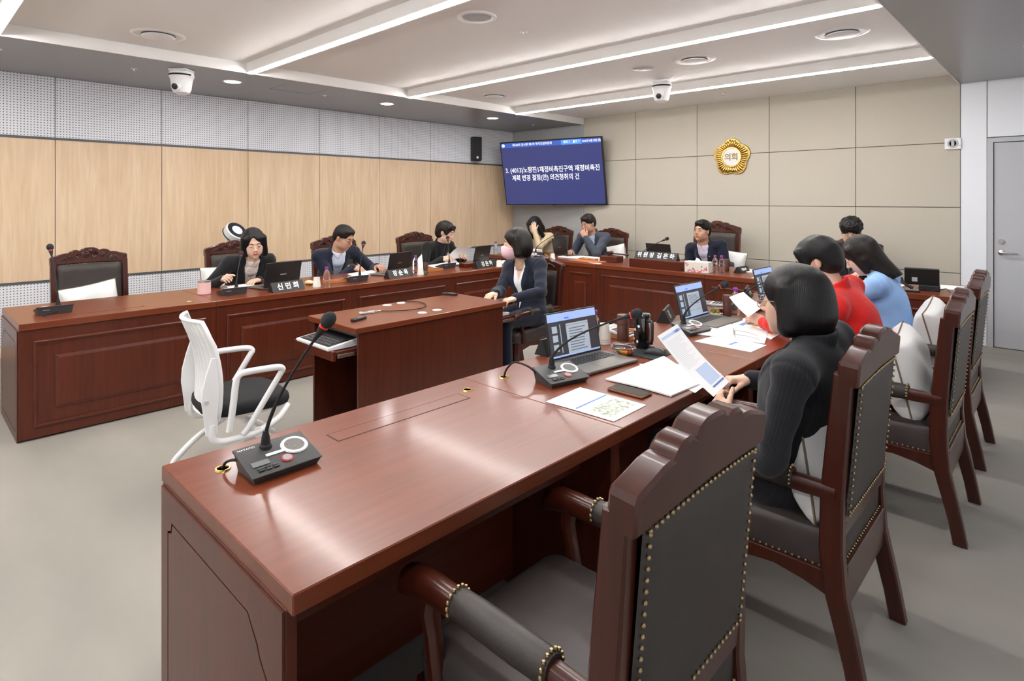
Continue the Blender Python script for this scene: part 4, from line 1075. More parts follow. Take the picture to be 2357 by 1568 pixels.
def person(label, loc, rz, head, hyaw=0, hpitch=0, hroll=0, pel=(0, 0, .56), hands=(), jmat=None, smat=None, tmat=None, hair='bob', hmat=HB, skin=SK_F, female=True,
           v=(.16, .065), lapel=.05, vox=.009, hvox=.004, eyes='down', glasses=None, mask=None, tie=None, sw=None, collar=True, shirtcollar=True, fat=1.0, curl=None, hem=.44, pole=None, hs=1.0, extra=None, bow=0.0, nb=(0, 0, 0), neckup=.0):
    t = thing('person', label, 'person', (loc[0], loc[1], 0), rz)
    Wi = (T(loc[0], loc[1], 0) @ RZ(rz)).inverted(); l3 = lambda p: np.array(Wi @ Vector(p))
    H = l3(head); RH = Rm('z', rad(hyaw)) @ Rm('x', rad(hpitch)) @ Rm('y', rad(hroll))
    P0 = np.asarray(pel, float)
    NB = H+V3(*(RH@V3(0, -.02, -.07)))*hs+V3(0, -.032, -.082)*hs+V3(*nb)                      # neck base
    if NB[2] < P0[2]+.3: NB[2] = P0[2]+.3
    sp = NB-P0; TL = np.linalg.norm(sp); Z = sp/TL
    X = nrm(V3(1, 0, 0)-Z*Z[0]); Y = np.cross(Z, X)
    tw = rad(bow); 
    def S_(u, x=0, y=0):
        q = P0+sp*u+X*x+Y*y; return q-Y*(.035*math.sin(PI*min(max(u, 0), 1)))
    bs = 1+(hs-1)*.8; CR = (.062 if female else .073)*bs; sw = (sw or (.168 if female else .192))*bs; fat = fat*bs; R3 = np.stack([X, Y, Z], 1)
    sh = [S_(.90, s*sw, -.014) for s in (1, -1)]                     # right, left
    # --- arms
    arms = []
    for i, s in enumerate((1, -1)):
        hsp = hands[i] if i < len(hands) and hands[i] else None
        if hsp is None:
            el = sh[i]+V3(s*.05, .03, -.27); wr = el+V3(-s*.03, .22, -.03); hd = V3(0, 1, -.1); hn = V3(0, 0, 1); cu = .5; th = .4
        else:
            wr = l3(hsp['w']); RI = np.array((RZ(-rz)).to_3x3()); hd = RI@np.asarray(hsp.get('d', (0, 0, 0)), float) if 'd' in hsp else None; hn = RI@np.asarray(hsp.get('n', (0, 0, 1)), float)
            pl = V3(*hsp.get('pole', (s*.6, -.5, -.7))); el = ik(sh[i], wr, (.275 if female else .295)*bs, (.235 if female else .255)*bs, pl)
            if hd is None: hd = wr-el
            cu = hsp.get('curl', .5); th = hsp.get('thumb', .5)
        arms.append((sh[i], el, wr, hd, hn, cu, th))
    hips = [P0+V3(s*.085, .03, -.02) for s in (1, -1)]; kn = [P0+V3(s*.105, .42, -.02) for s in (1, -1)]; an = [V3(k[0], k[1]-.03, .09) for k in kn]
    def torso(g, arm_g, lower=True):
        it = [(d_ell(S_(.02), V3(.165, .125, .11)*fat+g, R3), 0), (d_ell(S_(.34, 0, .0), V3(.138, .105, .13)*fat+g, R3), .06), (d_ell(S_(.66, 0, .004), V3(.150, .108, .125)*fat+g, R3), .06),
              (d_cone(sh[0]-X*.015, sh[1]+X*.015, .060+g, .060+g), .05), (d_cone(S_(.86, 0, -.01), S_(1.0, 0, .0), .065+g, .052+g), .04)]
        it += [(d_cone(S_(1.0, s*.03, -.012), sh[0 if s > 0 else 1]+Z*.01, .032+g, .044+g), .04) for s in (1, -1)]
        if female: it += [(d_ell(S_(.60, s*.062, .072), .052+g), .04) for s in (1, -1)]
        for i in range(2):
            S, E, W_, hd, hn, c_, th = arms[i]; f_ = nrm(W_-E)
            it += [(d_cone(S, E, ((.055 if female else .060)+arm_g)*bs, ((.044 if female else .049)+arm_g)*bs), .03), (d_cone(E, W_-f_*.012, ((.045 if female else .049)+arm_g)*bs, ((.034 if female else .037)+arm_g)*bs), .015)]
        return it
    # --- body (skin): head, neck, trunk and limbs
    Hm = np.eye(4); Hm[:3, :3] = RH*hs; Hm[:3, 3] = H
    nk = (RH.T@(NB-H))/hs+V3(0, 0, -.03)
    hf = head_items(female, nk, .050 if female else .060)
    v1, f1 = surfnet(hf, hvox, .012); lip = np.clip(1-np.min([e(v1) for e in hf.lips], 0)/.0012, 0, 1); v1 = (v1*hs)@RH.T+H
    its = torso(-.022, -.012); its += [(d_cone(hips[i], kn[i], .06, .045), .04) for i in range(2)]+[(d_cone(kn[i], an[i], .045, .033), .02) for i in range(2)]
    v2, f2 = surfnet(union(its), .014)
    Vs = [v1, v2]; Fs = [f1, f2+len(v1)]; lp = [lip, np.zeros(len(v2))]; n0 = len(v1)+len(v2)
    for i, s in enumerate((1, -1)):
        S, E, W_, hd, hn, c_, th = arms[i]; sz = (.92 if female else 1.02)*bs; wr_d = nrm(W_-E)
        hi_ = hand_items(W_, hd, hn, s, c_, th, s=sz)+[(d_cone(W_-wr_d*.06, W_, .026, .024), .015)]
        vh, fh = surfnet(union(hi_), hvox*.8, .01); Vs.append(vh); Fs.append(fh+n0); lp.append(np.zeros(len(vh))); n0 += len(vh)
    bd = npmesh('body', np.concatenate(Vs), np.concatenate(Fs), skin, t, {'lip': ('FLOAT', np.concatenate(lp))})
    # --- jacket with lapels and opening
    jf = union(torso(.004, .002)); w0, vw = v; P4 = P0.astype(f4); R4 = R3.astype(f4); X4 = X.astype(f4); A4 = [[np.asarray(q, f4) for q in a[:3]] for a in arms]
    arm_cut = []
    def jacket(Q):
        x, y, z = Q[..., 0], Q[..., 1], Q[..., 2]
        d = jf(Q)+.0035*np.sin(30*x+25*z+9*y)*np.sin(27*y-20*z+5)+.0012*np.sin(52*z+40*x-25*y)
        for i in range(2):
            S, E = A4[i][0], A4[i][1]; dv = nrm(nrm(E-S)*.55+X4*(1 if i == 0 else -1)*.8).astype(f4); tt = (Q-S)@dv-.012; rd = np.linalg.norm(Q-S, axis=-1)
            d = d+.0045*np.exp(-(tt/.006)**2)*(rd < .12)
            e2 = np.linalg.norm(Q-E, axis=-1); d = d+.0045*np.sin(75*((Q-E)@nrm(arms[i][2]-S).astype(f4))+1.3)*np.exp(-(e2/.085)**2)
        q = (Q-P4)@R4; u, f_, w = q[..., 0], q[..., 1], q[..., 2]/TL
        d = d+.0035*np.exp(-(u/.004)**2)*(f_ < -.03)*(w < .88)
        d = d+.004*np.sin(46*w*TL+22*np.abs(u)+3)*np.clip((.45-w)/.3, 0, 1)
        vh_ = np.clip(vw*(w-w0)/(.95-w0), -1, .2); fr = np.clip((f_-.0)/.02, 0, 1)
        if lapel:
            lw = lapel*np.clip((w-w0)/(.55), 0, 1); m = np.clip((np.abs(u)-vh_)/.004, 0, 1)*np.clip((vh_+lw-np.abs(u))/.004, 0, 1)*np.clip((.93-w)/.03, 0, 1)*fr*(w > w0)
            d = d-.0065*m
        wedge = np.maximum(np.maximum(np.abs(u)-vh_, -(f_+.005)), f_-(.150*fat+(.02 if female else 0))); d = np.maximum(d, -wedge)
        if vw < .02:
            seam = np.exp(-((u)/.004)**2)*fr*(w < .8); d = d+.004*seam
        dn = np.linalg.norm(q-np.array([0, .01, TL*1.02], f4), axis=-1)
        d = smax(d, -(dn-CR*1.06), .006)
        d = np.maximum(d, (P0[2]-.10+(hem-.44))-z)
        return d
    jacket.bb = jf.bb
    its2 = []
    cring = None
    if collar:
        def cr_(Q):
            q = (Q-P4)@R4; u, f_, w = q[..., 0], q[..., 1]-.004, q[..., 2]-TL*.985
            r_ = np.sqrt(u*u+(f_*.95)**2); h_ = w-.012+.35*np.clip(f_, -.1, .1)
            dd = np.sqrt((r_-CR*1.12)**2+(np.maximum(np.abs(h_)-.02, 0))**2)-.0085
            return np.maximum(dd, f_-.035)
        cring = cr_
    def jfull(Q):
        d = jacket(Q)
        if cring is not None: d = smin(d, cring(Q), .012)
        return d
    jfull.bb = jacket.bb
    vj, fj = surfnet(jfull, vox, .03); at = {}
    if jmat.get('striped'):
        st = ((vj-P0)@X)
        for S, E, W_ in [a[:3] for a in arms]:
            for A, B in ((S, E), (E, W_)):
                ab = B-A; tt = np.clip(((vj-A)@ab)/(ab@ab), 0, 1); e = vj-A-tt[:, None]*ab; ax_ = nrm(ab); p_ = nrm(np.cross(ax_, Y)); q_ = np.cross(ax_, p_)
                m = (np.linalg.norm(e, axis=1) < .075) & (np.abs((vj-P0)@X) > sw-.03); st = np.where(m, np.arctan2(e@p_, e@q_)*.056, st)
        at = {'stripe': ('FLOAT', st)}
    jk = npmesh('jacket', vj, fj, jmat, t, at)
    # --- shirt under the opening
    if smat is not None:
        sf = union(torso(-.008, -.014)); N0 = H+(RH@V3(0, -.018, -.055))*hs; nr_ = (.054 if female else .065)*hs+.006; nkc = d_cone(NB+(N0-NB)*neckup, NB-Z*.10+Y*.012, nr_, nr_+.012)
        def shirt(Q):
            d = sf(Q)
            if shirtcollar: d = smin(d, np.maximum(nkc(Q), (Q-(NB+(N0-NB)*neckup).astype(f4))@nrm(N0-NB).astype(f4)), .008)
            q = (Q-P4)@R4; u, f_, w = q[..., 0], q[..., 1], q[..., 2]/TL
            d = d+.0025*np.exp(-(u/.004)**2)*(f_ > 0); d = np.maximum(d, np.abs(u)-.13); d = np.maximum(d, -.0-w+.05)
            if not shirtcollar: d = np.maximum(d, -(np.maximum(np.abs(u)-.045*np.clip((w-.62)/.3, 0, 1), -f_)))
            if shirtcollar and neckup < .3:
                ax4 = nrm(N0-NB).astype(f4); sl_ = (Q-NB.astype(f4))@ax4; fr_ = np.clip(f_, 0, .1); cc = np.maximum(nkc(Q)-.007, sl_-.012); cc = np.maximum(cc, -(sl_+.028+.22*fr_-.55*np.clip(np.abs(u)-.03, 0, .05)*(f_ > 0)))
                cc = np.maximum(cc, -np.maximum(np.abs(u)-(.004+.42*np.clip(.012-sl_, 0, .06)), -f_)); d = np.minimum(d, cc)
            return d
        shirt.bb = sf.bb; vs_, fs_ = surfnet(shirt, min(vox, .007), .03); npmesh('shirt', vs_, fs_, smat, t)
    if tie is not None:
        pts = [S_(u, 0, y) for u, y in ((.955, .080), (.90, .092), (.80, .112), (.65, .125), (.45, .125), (.3, .115))]
        rr = [.016, .012, .014, .018, .022, .024]
        tf = union([(d_cone(pts[i], pts[i+1], rr[i], rr[i+1], (Y, 2.6)), .004) for i in range(5)]); a_, b_ = surfnet(tf, .005, .02); npmesh('necktie', a_, b_, tie, t)
    # --- trousers and shoes
    tf = union([(d_ell(P0+V3(0, .0, -.03), V3(.165, .135, .10)), 0)]+[(d_cone(hips[i], kn[i], .082*fat, .062), .04) for i in range(2)]+[(d_cone(kn[i], an[i]+V3(0, 0, -.01), .062, .052), .02) for i in range(2)])
    a_, b_ = surfnet(tf, .012, .02); npmesh('trousers', a_, b_, tmat or jmat, t)
    for i in range(2):
        sf_ = union([(d_cone(V3(an[i][0], an[i][1]-.03, .048), V3(an[i][0], an[i][1]+.14, .04), .042, .036), 0)])
        f0 = lambda Q, sf_=sf_: np.maximum(sf_(Q), .004-Q[..., 2]); f0.bb = sf_.bb
        a_, b_ = surfnet(f0, .011, .02); npmesh('shoe', a_, b_, M['black'], t)
    # --- hair, brows, eyes
    MH = Matrix(Hm.tolist())
    if hair:
        hfld = hair_field(hair); hv, hfc = surfnet(hfld, hvox*1.15, .01)
        q = hv-V3(0, -.02, .08); th = np.arctan2(q[:, 0], q[:, 1]); rr = np.linalg.norm(q, axis=1)
        npmesh('hair', hv, hfc, hmat, t, {'strand': ('FLOAT_VECTOR', np.stack([np.cos(th)*7, np.sin(th)*7, rr*7], 1))}, MH)
    w = .94 if female else 1
    eb = MB(); ey = MB(); ew = MB()
    for s in (-1, 1):
        eb.tube([(s*.014*w, .0905, .0225), (s*.024*w, .0925, .027), (s*.036*w, .0885, .0285), (s*.047*w, .080, .024)], [.0018, .0032, .003, .0012], 6)
        if eyes == 'down':
            ey.tube([(s*(.031*w+dx), .0776+.0133*math.sqrt(max(0, 1-(dx/.0148)**2-.12)), -.0015+18*dx*dx*1.0) for dx in (-.012, -.006, 0, .006, .012)], [.0008, .0015, .0016, .0015, .0008], 5)
        else:
            ew.ell((s*.031*w, .0840, .0035), (.0112, .0072, .0050), 12, 8); ey.ell((s*.031*w, .0885, .0035), (.0048, .0030, .0046), 12, 8)
            ey.tube([(s*(.031*w+dx), .0785+.0134*math.sqrt(max(0, 1-(dx/.0155)**2-.05)), .0090-16*dx*dx) for dx in (-.012, -.006, 0, .006, .012)], [.0008, .0014, .0015, .0014, .0008], 5)
    o = obj('eyebrows', eb, hmat, t); o.matrix_local = MH
    o = obj('eyes', ey, M['eye_dark'], t); o.matrix_local = MH
    if ew.v: o = obj('eye_whites', ew, M['eye_white'], t); o.matrix_local = MH
    if glasses:
        g = MB(); r = glasses[1]
        for s in (-1, 1):
            g.tube([(s*.033+r*math.cos(a), .107-.004*abs(math.cos(a)), .0+r*.9*math.sin(a)) for a in [2*PI*k/20 for k in range(20)]], .0013, 5, closed=True)
            g.tube([(s*(.033+r), .103, .004), (s*.076, .07, .008), (s*.082, .0, .008), (s*.080, -.022, -.008)], .0013, 5)
        g.tube([(-.033+r, .108, .002), (0, .113, .006), (.033-r, .108, .002)], .0013, 5)
        o = obj('glasses', g, glasses[0], t); o.matrix_local = MH
    if mask:
        def mf(Q):
            d = hf.base(Q)-.007; x, y, z = Q[..., 0], Q[..., 1], Q[..., 2]
            e = d_ell((0, .075, -.06), (.056, .052, .058))(Q); d = smin(d, e, .02)
            d = np.maximum(d, z+.012+.35*np.abs(x)*.6); d = np.maximum(d, -.122-z); d = np.maximum(d, .018-y); return d
        mf.bb = (V3(-.09, 0, -.13), V3(.09, .14, 0)); a_, b_ = surfnet(mf, .004, .01); mk = npmesh('face_mask', a_, b_, mask, t, None, MH)
        st = MB()
        for s in (-1, 1): st.tube([(s*.062, .02, -.03), (s*.078, -.01, -.005), (s*.082, -.028, -.02), (s*.066, .02, -.085)], .0015, 5)
        o = obj('mask_strap', st, mask, t); o.matrix_local = MH
    PEOPLE[label] = dict(t=t, S=S_, X=X, Y=Y, Z=Z, H=Hm, arms=arms, TL=TL)
    if extra: extra(PEOPLE[label])
    return t
C_BLK = cloth('black_wool', (.010, .010, .012)); C_NAVY = cloth('navy_wool', (.014, .018, .034)); C_NAVY2 = cloth('navy_suit', (.010, .013, .026)); C_GREY = cloth('blue_grey_suit', (.050, .060, .082))
C_BG = cloth('beige_wool', (.52, .42, .27)); C_RED = cloth('red_wool', (.62, .012, .010)); C_BLUE = cloth('light_blue_wool', (.30, .50, .85)); C_PIN = cloth('black_pinstripe', (.012, .012, .015), stripe=('attr', .013, .07, (.030, .030, .035)))
C_DK = cloth('dark_green_black', (.012, .013, .012)); S_WH = cloth('white_blouse', (.78, .78, .80), .7); S_BS = cloth('striped_shirt', (.50, .60, .80), .7, ('X', .008, .4, (.78, .82, .90))); S_LIL = cloth('lilac_shirt', (.55, .50, .62), .7); S_BLU = cloth('blue_shirt', (.42, .52, .70), .7)
S_FL = blotch('floral_blouse', (.74, .70, .66), (.30, .16, .14), 90, .58, .64); S_TN = cloth('black_turtleneck', (.009, .010, .016)); TIE_N = cloth('navy_tie', (.012, .018, .05), .6); TIE_P = blotch('plaid_tie', (.015, .02, .06), (.20, .15, .04), 60, .5, .6)
JEANS = cloth('grey_jeans', (.06, .075, .095)); PINK = mat('pink_mask', (.78, .52, .56), .8)
PB = -PI/2
# -- right row (backs and left sides towards the camera), facing -x
person('person in a black pinstripe jacket with a black bob, holding up a sheet', (-.80, 2.25), PI/2, (-.715, 2.19, 1.172), hyaw=3, hpitch=-2, pel=(0, -.02, .56), jmat=C_PIN, smat=S_TN, shirtcollar=False, nb=(0, 0, .032), tmat=JEANS, hair='bob_full', hmat=HB, vox=.007, hvox=.003, eyes='open', glasses=(M['gmetal'], .024), sw=.205, fat=1.28, hs=1.02,
       hands=({'w': (-.96, 2.40, .80), 'd': (-.5, -.5, .0), 'n': (0, .2, 1), 'curl': .9, 'pole': (.6, -.4, -.6)}, {'w': (-.905, 2.055, .755), 'd': (-.62, .55, .42), 'n': (-.3, -.75, .2), 'curl': .75, 'thumb': .3, 'pole': (-.5, -.5, -.8)}))
person('person in a bright red jacket with short black hair, leaning over papers', (-.80, 3.50), PI/2, (-.99, 3.40, 1.205), hyaw=10, hpitch=-22, pel=(0, -.02, .56), jmat=C_RED, smat=S_WH, tmat=C_BLK, hair='crop_f', hmat=HB, vox=.008, hvox=.0035, sw=.185, fat=1.15, hs=1.04, v=(.3, .05),
       hands=({'w': (-1.36, 3.72, .785), 'd': (-.9, -.1, 0), 'n': (0, 0, 1), 'curl': .4}, {'w': (-1.335, 3.575, .80), 'd': (-.8, .1, .25), 'n': (.1, -.6, .8), 'curl': .6, 'pole': (-.7, -.2, -.6)}))
person('person in a light blue jacket with long straight black hair, head bent down', (-.86, 4.47), PI/2, (-1.03, 4.46, 1.16), hyaw=4, hpitch=-34, pel=(0, -.02, .56), jmat=C_BLUE, smat=S_WH, tmat=C_BLUE, hair='long', hmat=HBr, vox=.008, hvox=.0035, sw=.17, hs=1.03, skin=SK_F2, v=(.3, .05),
       hands=({'w': (-1.40, 4.60, .785), 'd': (-.9, -.1, 0), 'n': (0, 0, 1), 'curl': .4}, {'w': (-1.38, 4.36, .785), 'd': (-.9, .1, 0), 'n': (0, 0, 1), 'curl': .4, 'pole': (-.7, -.2, -.6)}))
# -- left row, facing +x
person('person with a black bob in a black jacket by the pink mug', (-5.93, 2.34), PB, (-5.52, 2.315, 1.125), hyaw=-14, hpitch=-16, hroll=4, jmat=C_BLK, smat=S_FL, hair='bob', hmat=HB, skin=SK_F2, v=(.10, .07), hs=1.12,
       hands=({'w': (-5.46, 2.03, .83), 'd': (.8, -.2, .2), 'n': (.1, -.7, .7), 'curl': 1.1, 'pole': (.25, -1, -.35)}, {'w': (-5.47, 2.34, .785), 'd': (.5, -.8, 0), 'n': (0, 0, 1), 'curl': .4, 'pole': (-.6, -.8, .0)}))
person('man in a navy jacket with round glasses writing at the left desk', (-5.98, 3.34), PB, (-5.66, 3.33, 1.122), hyaw=24, hpitch=-22, jmat=C_NAVY, smat=S_BS, hair='short_hi', hmat=HBr, skin=SK_M, female=False, v=(.05, .085), glasses=(M['gdark'], .022), hs=1.09, tmat=C_NAVY,
       hands=({'w': (-5.62, 3.42, .80), 'd': (.7, .5, -.2), 'n': (.2, -.3, .9), 'curl': .8, 'pole': (.7, -.2, -.6)}, {'w': (-5.50, 3.64, .80), 'd': (.8, -.1, .1), 'n': (0, 0, 1), 'curl': .5, 'pole': (-.7, -.2, -.6)}))
person('person with short dark hair and a dark turtleneck reading a handful of papers', (-6.0, 4.72), PB, (-5.66, 4.745, 1.125), hyaw=24, hpitch=-16, jmat=C_DK, smat=S_TN, hair='crop_f', hmat=HBr, v=(.12, .065), fat=1.05, hs=1.1, neckup=.42,
       hands=({'w': (-5.60, 4.64, .80), 'd': (.6, .5, .2), 'n': (.3, -.5, .7), 'curl': .7, 'pole': (.7, -.2, -.6)}, {'w': (-5.57, 4.95, .81), 'd': (.6, -.3, .2), 'n': (.3, .5, .7), 'curl': .7, 'pole': (-.7, -.2, -.6)}))
# -- middle table, facing -y
person('person in a navy jacket and pink face mask seated at the middle table', (-3.43, 3.82), PI, (-3.50, 3.73, 1.15), hyaw=-42, hpitch=-4, jmat=C_NAVY2, smat=S_WH, hair='bob_full', hmat=HBr, v=(.02, .075), mask=PINK, shirtcollar=False, vox=.008, hvox=.0035, hs=1.08, hem=.34,
       hands=({'w': (-3.43, 3.40, .765), 'd': (.1, -.9, -.15), 'n': (0, 0, 1), 'curl': .5}, {'w': (-3.22, 3.41, .745), 'd': (-.1, -.9, -.1), 'n': (0, 0, 1), 'curl': .5, 'pole': (-.9, -.3, -.6)}))
# -- back row, facing -y
person('person in a beige jacket holding the forehead in one hand', (-5.92, 6.98), PI, (-5.955, 6.76, 1.13), hyaw=8, hpitch=-26, hroll=10, jmat=C_BG, smat=S_WH, hair='wavy', hmat=HB, skin=SK_F2, v=(.2, .05), hs=1.1, vox=.01, hvox=.0045,
       hands=({'w': (-6.05, 6.62, .80), 'd': (.5, -.5, 0), 'n': (0, 0, 1), 'curl': .4}, {'w': (-5.86, 6.635, 1.055), 'd': (-.12, .05, .9), 'n': (.55, -.6, .1), 'curl': .35, 'thumb': .2, 'pole': (-.5, .35, -.9)}))
person('man in a blue grey suit resting the chin on one fist', (-4.93, 7.0), PI, (-4.955, 6.76, 1.19), hyaw=-6, hpitch=-16, jmat=C_GREY, smat=S_BLU, hair='short', hmat=HBr, skin=SK_M, female=False, v=(.10, .06), tie=TIE_N, hs=1.1, vox=.01, hvox=.0045,
       hands=({'w': (-5.12, 6.58, .80), 'd': (.4, -.8, 0), 'n': (0, 0, 1), 'curl': .4}, {'w': (-4.90, 6.625, 1.005), 'd': (-.45, -.1, .75), 'n': (.35, -.9, .25), 'curl': 1.25, 'thumb': .6, 'pole': (-.5, .3, -.9)}))
person('man in a dark navy suit in the middle of the back row', (-3.25, 7.02), PI, (-3.32, 6.88, 1.145), hyaw=-8, hpitch=3, hroll=-3, jmat=C_NAVY2, smat=S_LIL, hair='short', hmat=HB, skin=SK_M, female=False, v=(.05, .07), hs=1.1, eyes='open', vox=.01, hvox=.0045,
       hands=({'w': (-3.42, 6.70, .74), 'd': (.4, -.8, 0), 'n': (0, 0, 1), 'curl': .4, 'pole': (.35, -.6, -1)}, {'w': (-3.10, 6.70, .74), 'd': (-.4, -.8, 0), 'n': (0, 0, 1), 'curl': .4, 'pole': (-.35, -.6, -1)}))
person('man with curly black hair and glasses at the right of the back row', (-1.70, 7.04), PI, (-1.68, 6.88, 1.195), hyaw=10, hpitch=-22, jmat=C_BLK, smat=S_BLU, hair='curly', hmat=HB, skin=SK_F, female=False, v=(.1, .06), tie=TIE_P, glasses=(M['gmetal'], .021), vox=.01, hvox=.0045, hs=1.1,
       hands=({'w': (-1.88, 6.62, .80), 'd': (.4, -.8, 0), 'n': (0, 0, 1), 'curl': .4}, {'w': (-1.50, 6.62, .80), 'd': (-.4, -.8, 0), 'n': (0, 0, 1), 'curl': .4, 'pole': (-.4, -.6, -.9)}))

# small worn things
def local_obj(key, name, mb, m_):
    return obj(name, mb, m_, PEOPLE[key]['t'], 60)
for k, pp in PEOPLE.items():
    if 'red jacket' in k:
        S, E, W_ = pp['arms'][1][:3]; ax_ = nrm(W_-E); c0 = W_-ax_*.004; p_ = nrm(np.cross(ax_, (0, 0, 1))); q_ = np.cross(ax_, p_)
        local_obj(k, 'wristwatch', MB().tube([Vector(c0+.028*(math.cos(a)*p_+math.sin(a)*q_*.85)) for a in [2*PI*i/16 for i in range(16)]], .009, 6, closed=True, flat=.4), M['black'])
    if 'pink face mask' in k:
        S_ = pp['S']; local_obj(k, 'necklace', MB().tube(crv([Vector(S_(1.0, -.045, .045)), Vector(S_(.93, -.03, .085)), Vector(S_(.87, 0, .10)), Vector(S_(.93, .03, .085)), Vector(S_(1.0, .045, .045))], 5), .0015, 5), M['gold'])
    if 'middle of the back row' in k or 'dark turtleneck' in k:
        S_ = pp['S']; c0 = S_(.68, -.085 if 'middle' in k else .085, .128); local_obj(k, 'lapel_pin', MB().ell(tuple(c0), .009, 10, 6), M['gold'])
    if 'dark turtleneck' in k:
        S_ = pp['S']; local_obj(k, 'scarf', MB().tube(crv([Vector(S_(.78, -.065, .125)), Vector(S_(.62, -.075, .14)), Vector(S_(.42, -.07, .135))], 5), [.006+.002*(i % 3) for i in range(11)], 6), blotch('blue_scarf', (.02, .07, .16), (.10, .30, .45), 80))
# ================================================================== remaining small things
# ---- white mesh-back visitor chair (front towards +y)
def white_chair():
    t = thing('mesh_chair', 'white plastic mesh-back chair with black seat and sled frame', 'chair', (-3.40, 1.355, 0), rad(-6))
    def seat_ring(z, g, dz=0):
        pts = []
        for k in range(28):
            a = 2*PI*k/28; ca, sa = math.cos(a), math.sin(a); e = .62
            x = (.245-g)*abs(ca)**e*(1 if ca > 0 else -1); y = (.235-g)*abs(sa)**e*(1 if sa > 0 else -1)
            pts.append((x, y, z-max(0, y-.12)**2*1.6))
        return pts
    st = obj('seat', MB().loft([seat_ring(.395, .03), seat_ring(.40, .008), seat_ring(.425, 0), seat_ring(.45, .004), seat_ring(.462, .03), seat_ring(.465, .12)]), mat('black_mesh_fabric', (.008, .008, .009), .85, bump=(500, .4)), t, 60)
    obj('seat_pan', MB().loft([seat_ring(.378, .04), seat_ring(.39, .02), seat_ring(.398, .018)]), M['white'], t, 60)
    # back shell: curved ribbed surface
    def bk(u, v):
        w = .225-.015*v-.05*max(0, v-.8)*3
        x = (2*u-1)*w; z = .40+.50*v; y = -.225-.035*v+.05*math.sin(PI*min(1, v*1.2))*.5-.10*max(0, v-.75)**1.3*2.0
        return (x, y+.055*(2*u-1)**2, z)
    obj('back_mesh', MB().grid(lambda u, v: bk(u, v), 20, 24).grid(lambda u, v: tuple(Vector(bk(1-u, v))+Vector((0, -.006, 0))), 20, 24), M['white_mesh'], t, 180)
    rim = [bk(u, 0) for u in [i/8 for i in range(9)]]+[bk(1, v) for v in [i/12 for i in range(1, 13)]]+[bk(1-u, 1) for u in [i/8 for i in range(1, 9)]]+[bk(0, 1-v) for v in [i/12 for i in range(1, 12)]]
    obj('back_rim', MB().tube(rim, .011, 8, closed=True), M['white'], t, 60)
    for k in range(1, 12):
        u = k/12; obj('back_rib', MB().tube([tuple(Vector(bk(u, v))+Vector((0, -.004, 0))) for v in [i/10 for i in range(11)]], .004, 5), M['white'], t, 60)
    for s in (-1, 1):
        # side carrier of the back
        obj('back_carrier', MB().loft([[(s*(.235+dx), y+dy, z) for dx, dy in ((-.012, -.03*w), (.008, -.03*w), (.010, .03*w), (-.010, .03*w))] for y, z, w in ((-.205, .33, .9), (-.212, .42, 1.0), (-.215, .50, 1.25), (-.212, .57, 1.2), (-.205, .65, .8), (-.198, .72, .3))]), M['white'], t, 40)
        ar = [(.262*s, -.13, .335), (.268*s, -.115, .45), (.272*s, -.10, .585), (.274*s, -.085, .62), (.274*s, -.05, .630), (.272*s, .08, .628), (.268*s, .125, .622), (.264*s, .140, .606), (.262*s, .125, .58), (.258*s, .01, .40), (.255*s, -.03, .335), (.252*s, -.06, .30)]
        obj('armrest', MB().tube(crv(ar, 4), .0145, 8, flat=1.2), M['white'], t, 60)
        obj('side_tube', MB().tube(crv([(.235*s, -.205, .38), (.238*s, -.205, .32), (.24*s, -.17, .288), (.245*s, -.08, .285), (.245*s, .02, .295), (.24*s, .12, .335), (.22*s, .17, .372), (.2*s, .19, .385)], 4), .018, 10), M['white'], t, 60)
        obj('leg', MB().tube(crv([(.215*s, .05, .285), (.235*s, -.15, .18), (.245*s, -.27, .075), (.247*s, -.295, .03), (.247*s, -.30, .0)], 4), .0165, 10), M['white'], t, 60)
        obj('leg', MB().tube(crv([(.215*s, -.03, .285), (.235*s, .15, .18), (.245*s, .27, .075), (.247*s, .295, .03), (.247*s, .30, .0)], 4), .0165, 10), M['white'], t, 60)
        obj('pivot_cap', MB().lathe([(0, .012), (.026, .012), (.029, .006), (.029, 0)], 20, T(.245*s, .015, .292) @ RY(s*PI/2)), M['white'], t)
        obj('lock_tab', MB().cbox(.2505*s-.004, .2505*s+.004, -.245, -.225, .50, .515, .002), M['lgrey'], t)
    obj('cross_bar', MB().tube([(-.24, .02, .29), (.24, .02, .29)], .017, 10), M['white'], t)
    return t
M['white_mesh'] = mat('white_mesh', (.74, .74, .73), .6)
white_chair()
# ---- cushions
def cushion(lb, p, rot, size=.40, thick=.16):
    t = thing('cushion', lb, 'cushion', p, 0, 'white cushions'); t.rotation_euler = rot
    def prof(u, v):
        a = (1-abs(2*u-1)**3.2)*(1-abs(2*v-1)**3.2); return thick/2*max(0, a)**.42
    def pos(u, v, s):
        pin = 1-.07*math.sin(PI*u)*0; x = (2*u-1)*size/2*(1-.05*math.sin(PI*v)); z = (2*v-1)*size/2*(1-.05*math.sin(PI*u))
        return (x, s*prof(u, v)*(1+.12*math.sin(9*u+5*v)*math.sin(7*v)), z)
    obj('cover', MB().grid(lambda u, v: pos(u, v, 1), 26, 26).grid(lambda u, v: pos(1-u, v, -1), 26, 26), M['white_fabric'], t, 180)
    n = 16; e = [pos(i/n, 0, 1) for i in range(n)]+[pos(1, i/n, 1) for i in range(n)]+[pos(1-i/n, 1, 1) for i in range(n)]+[pos(0, 1-i/n, 1) for i in range(n)]
    obj('piping', MB().tube(e, .0042, 6, closed=True), M['piping'], t, 60)
    return t
cushion('white cushion lying on the empty chair behind the first left desk', (-6.10, 1.18, .60), (rad(4), rad(9), -PI/2), .42)
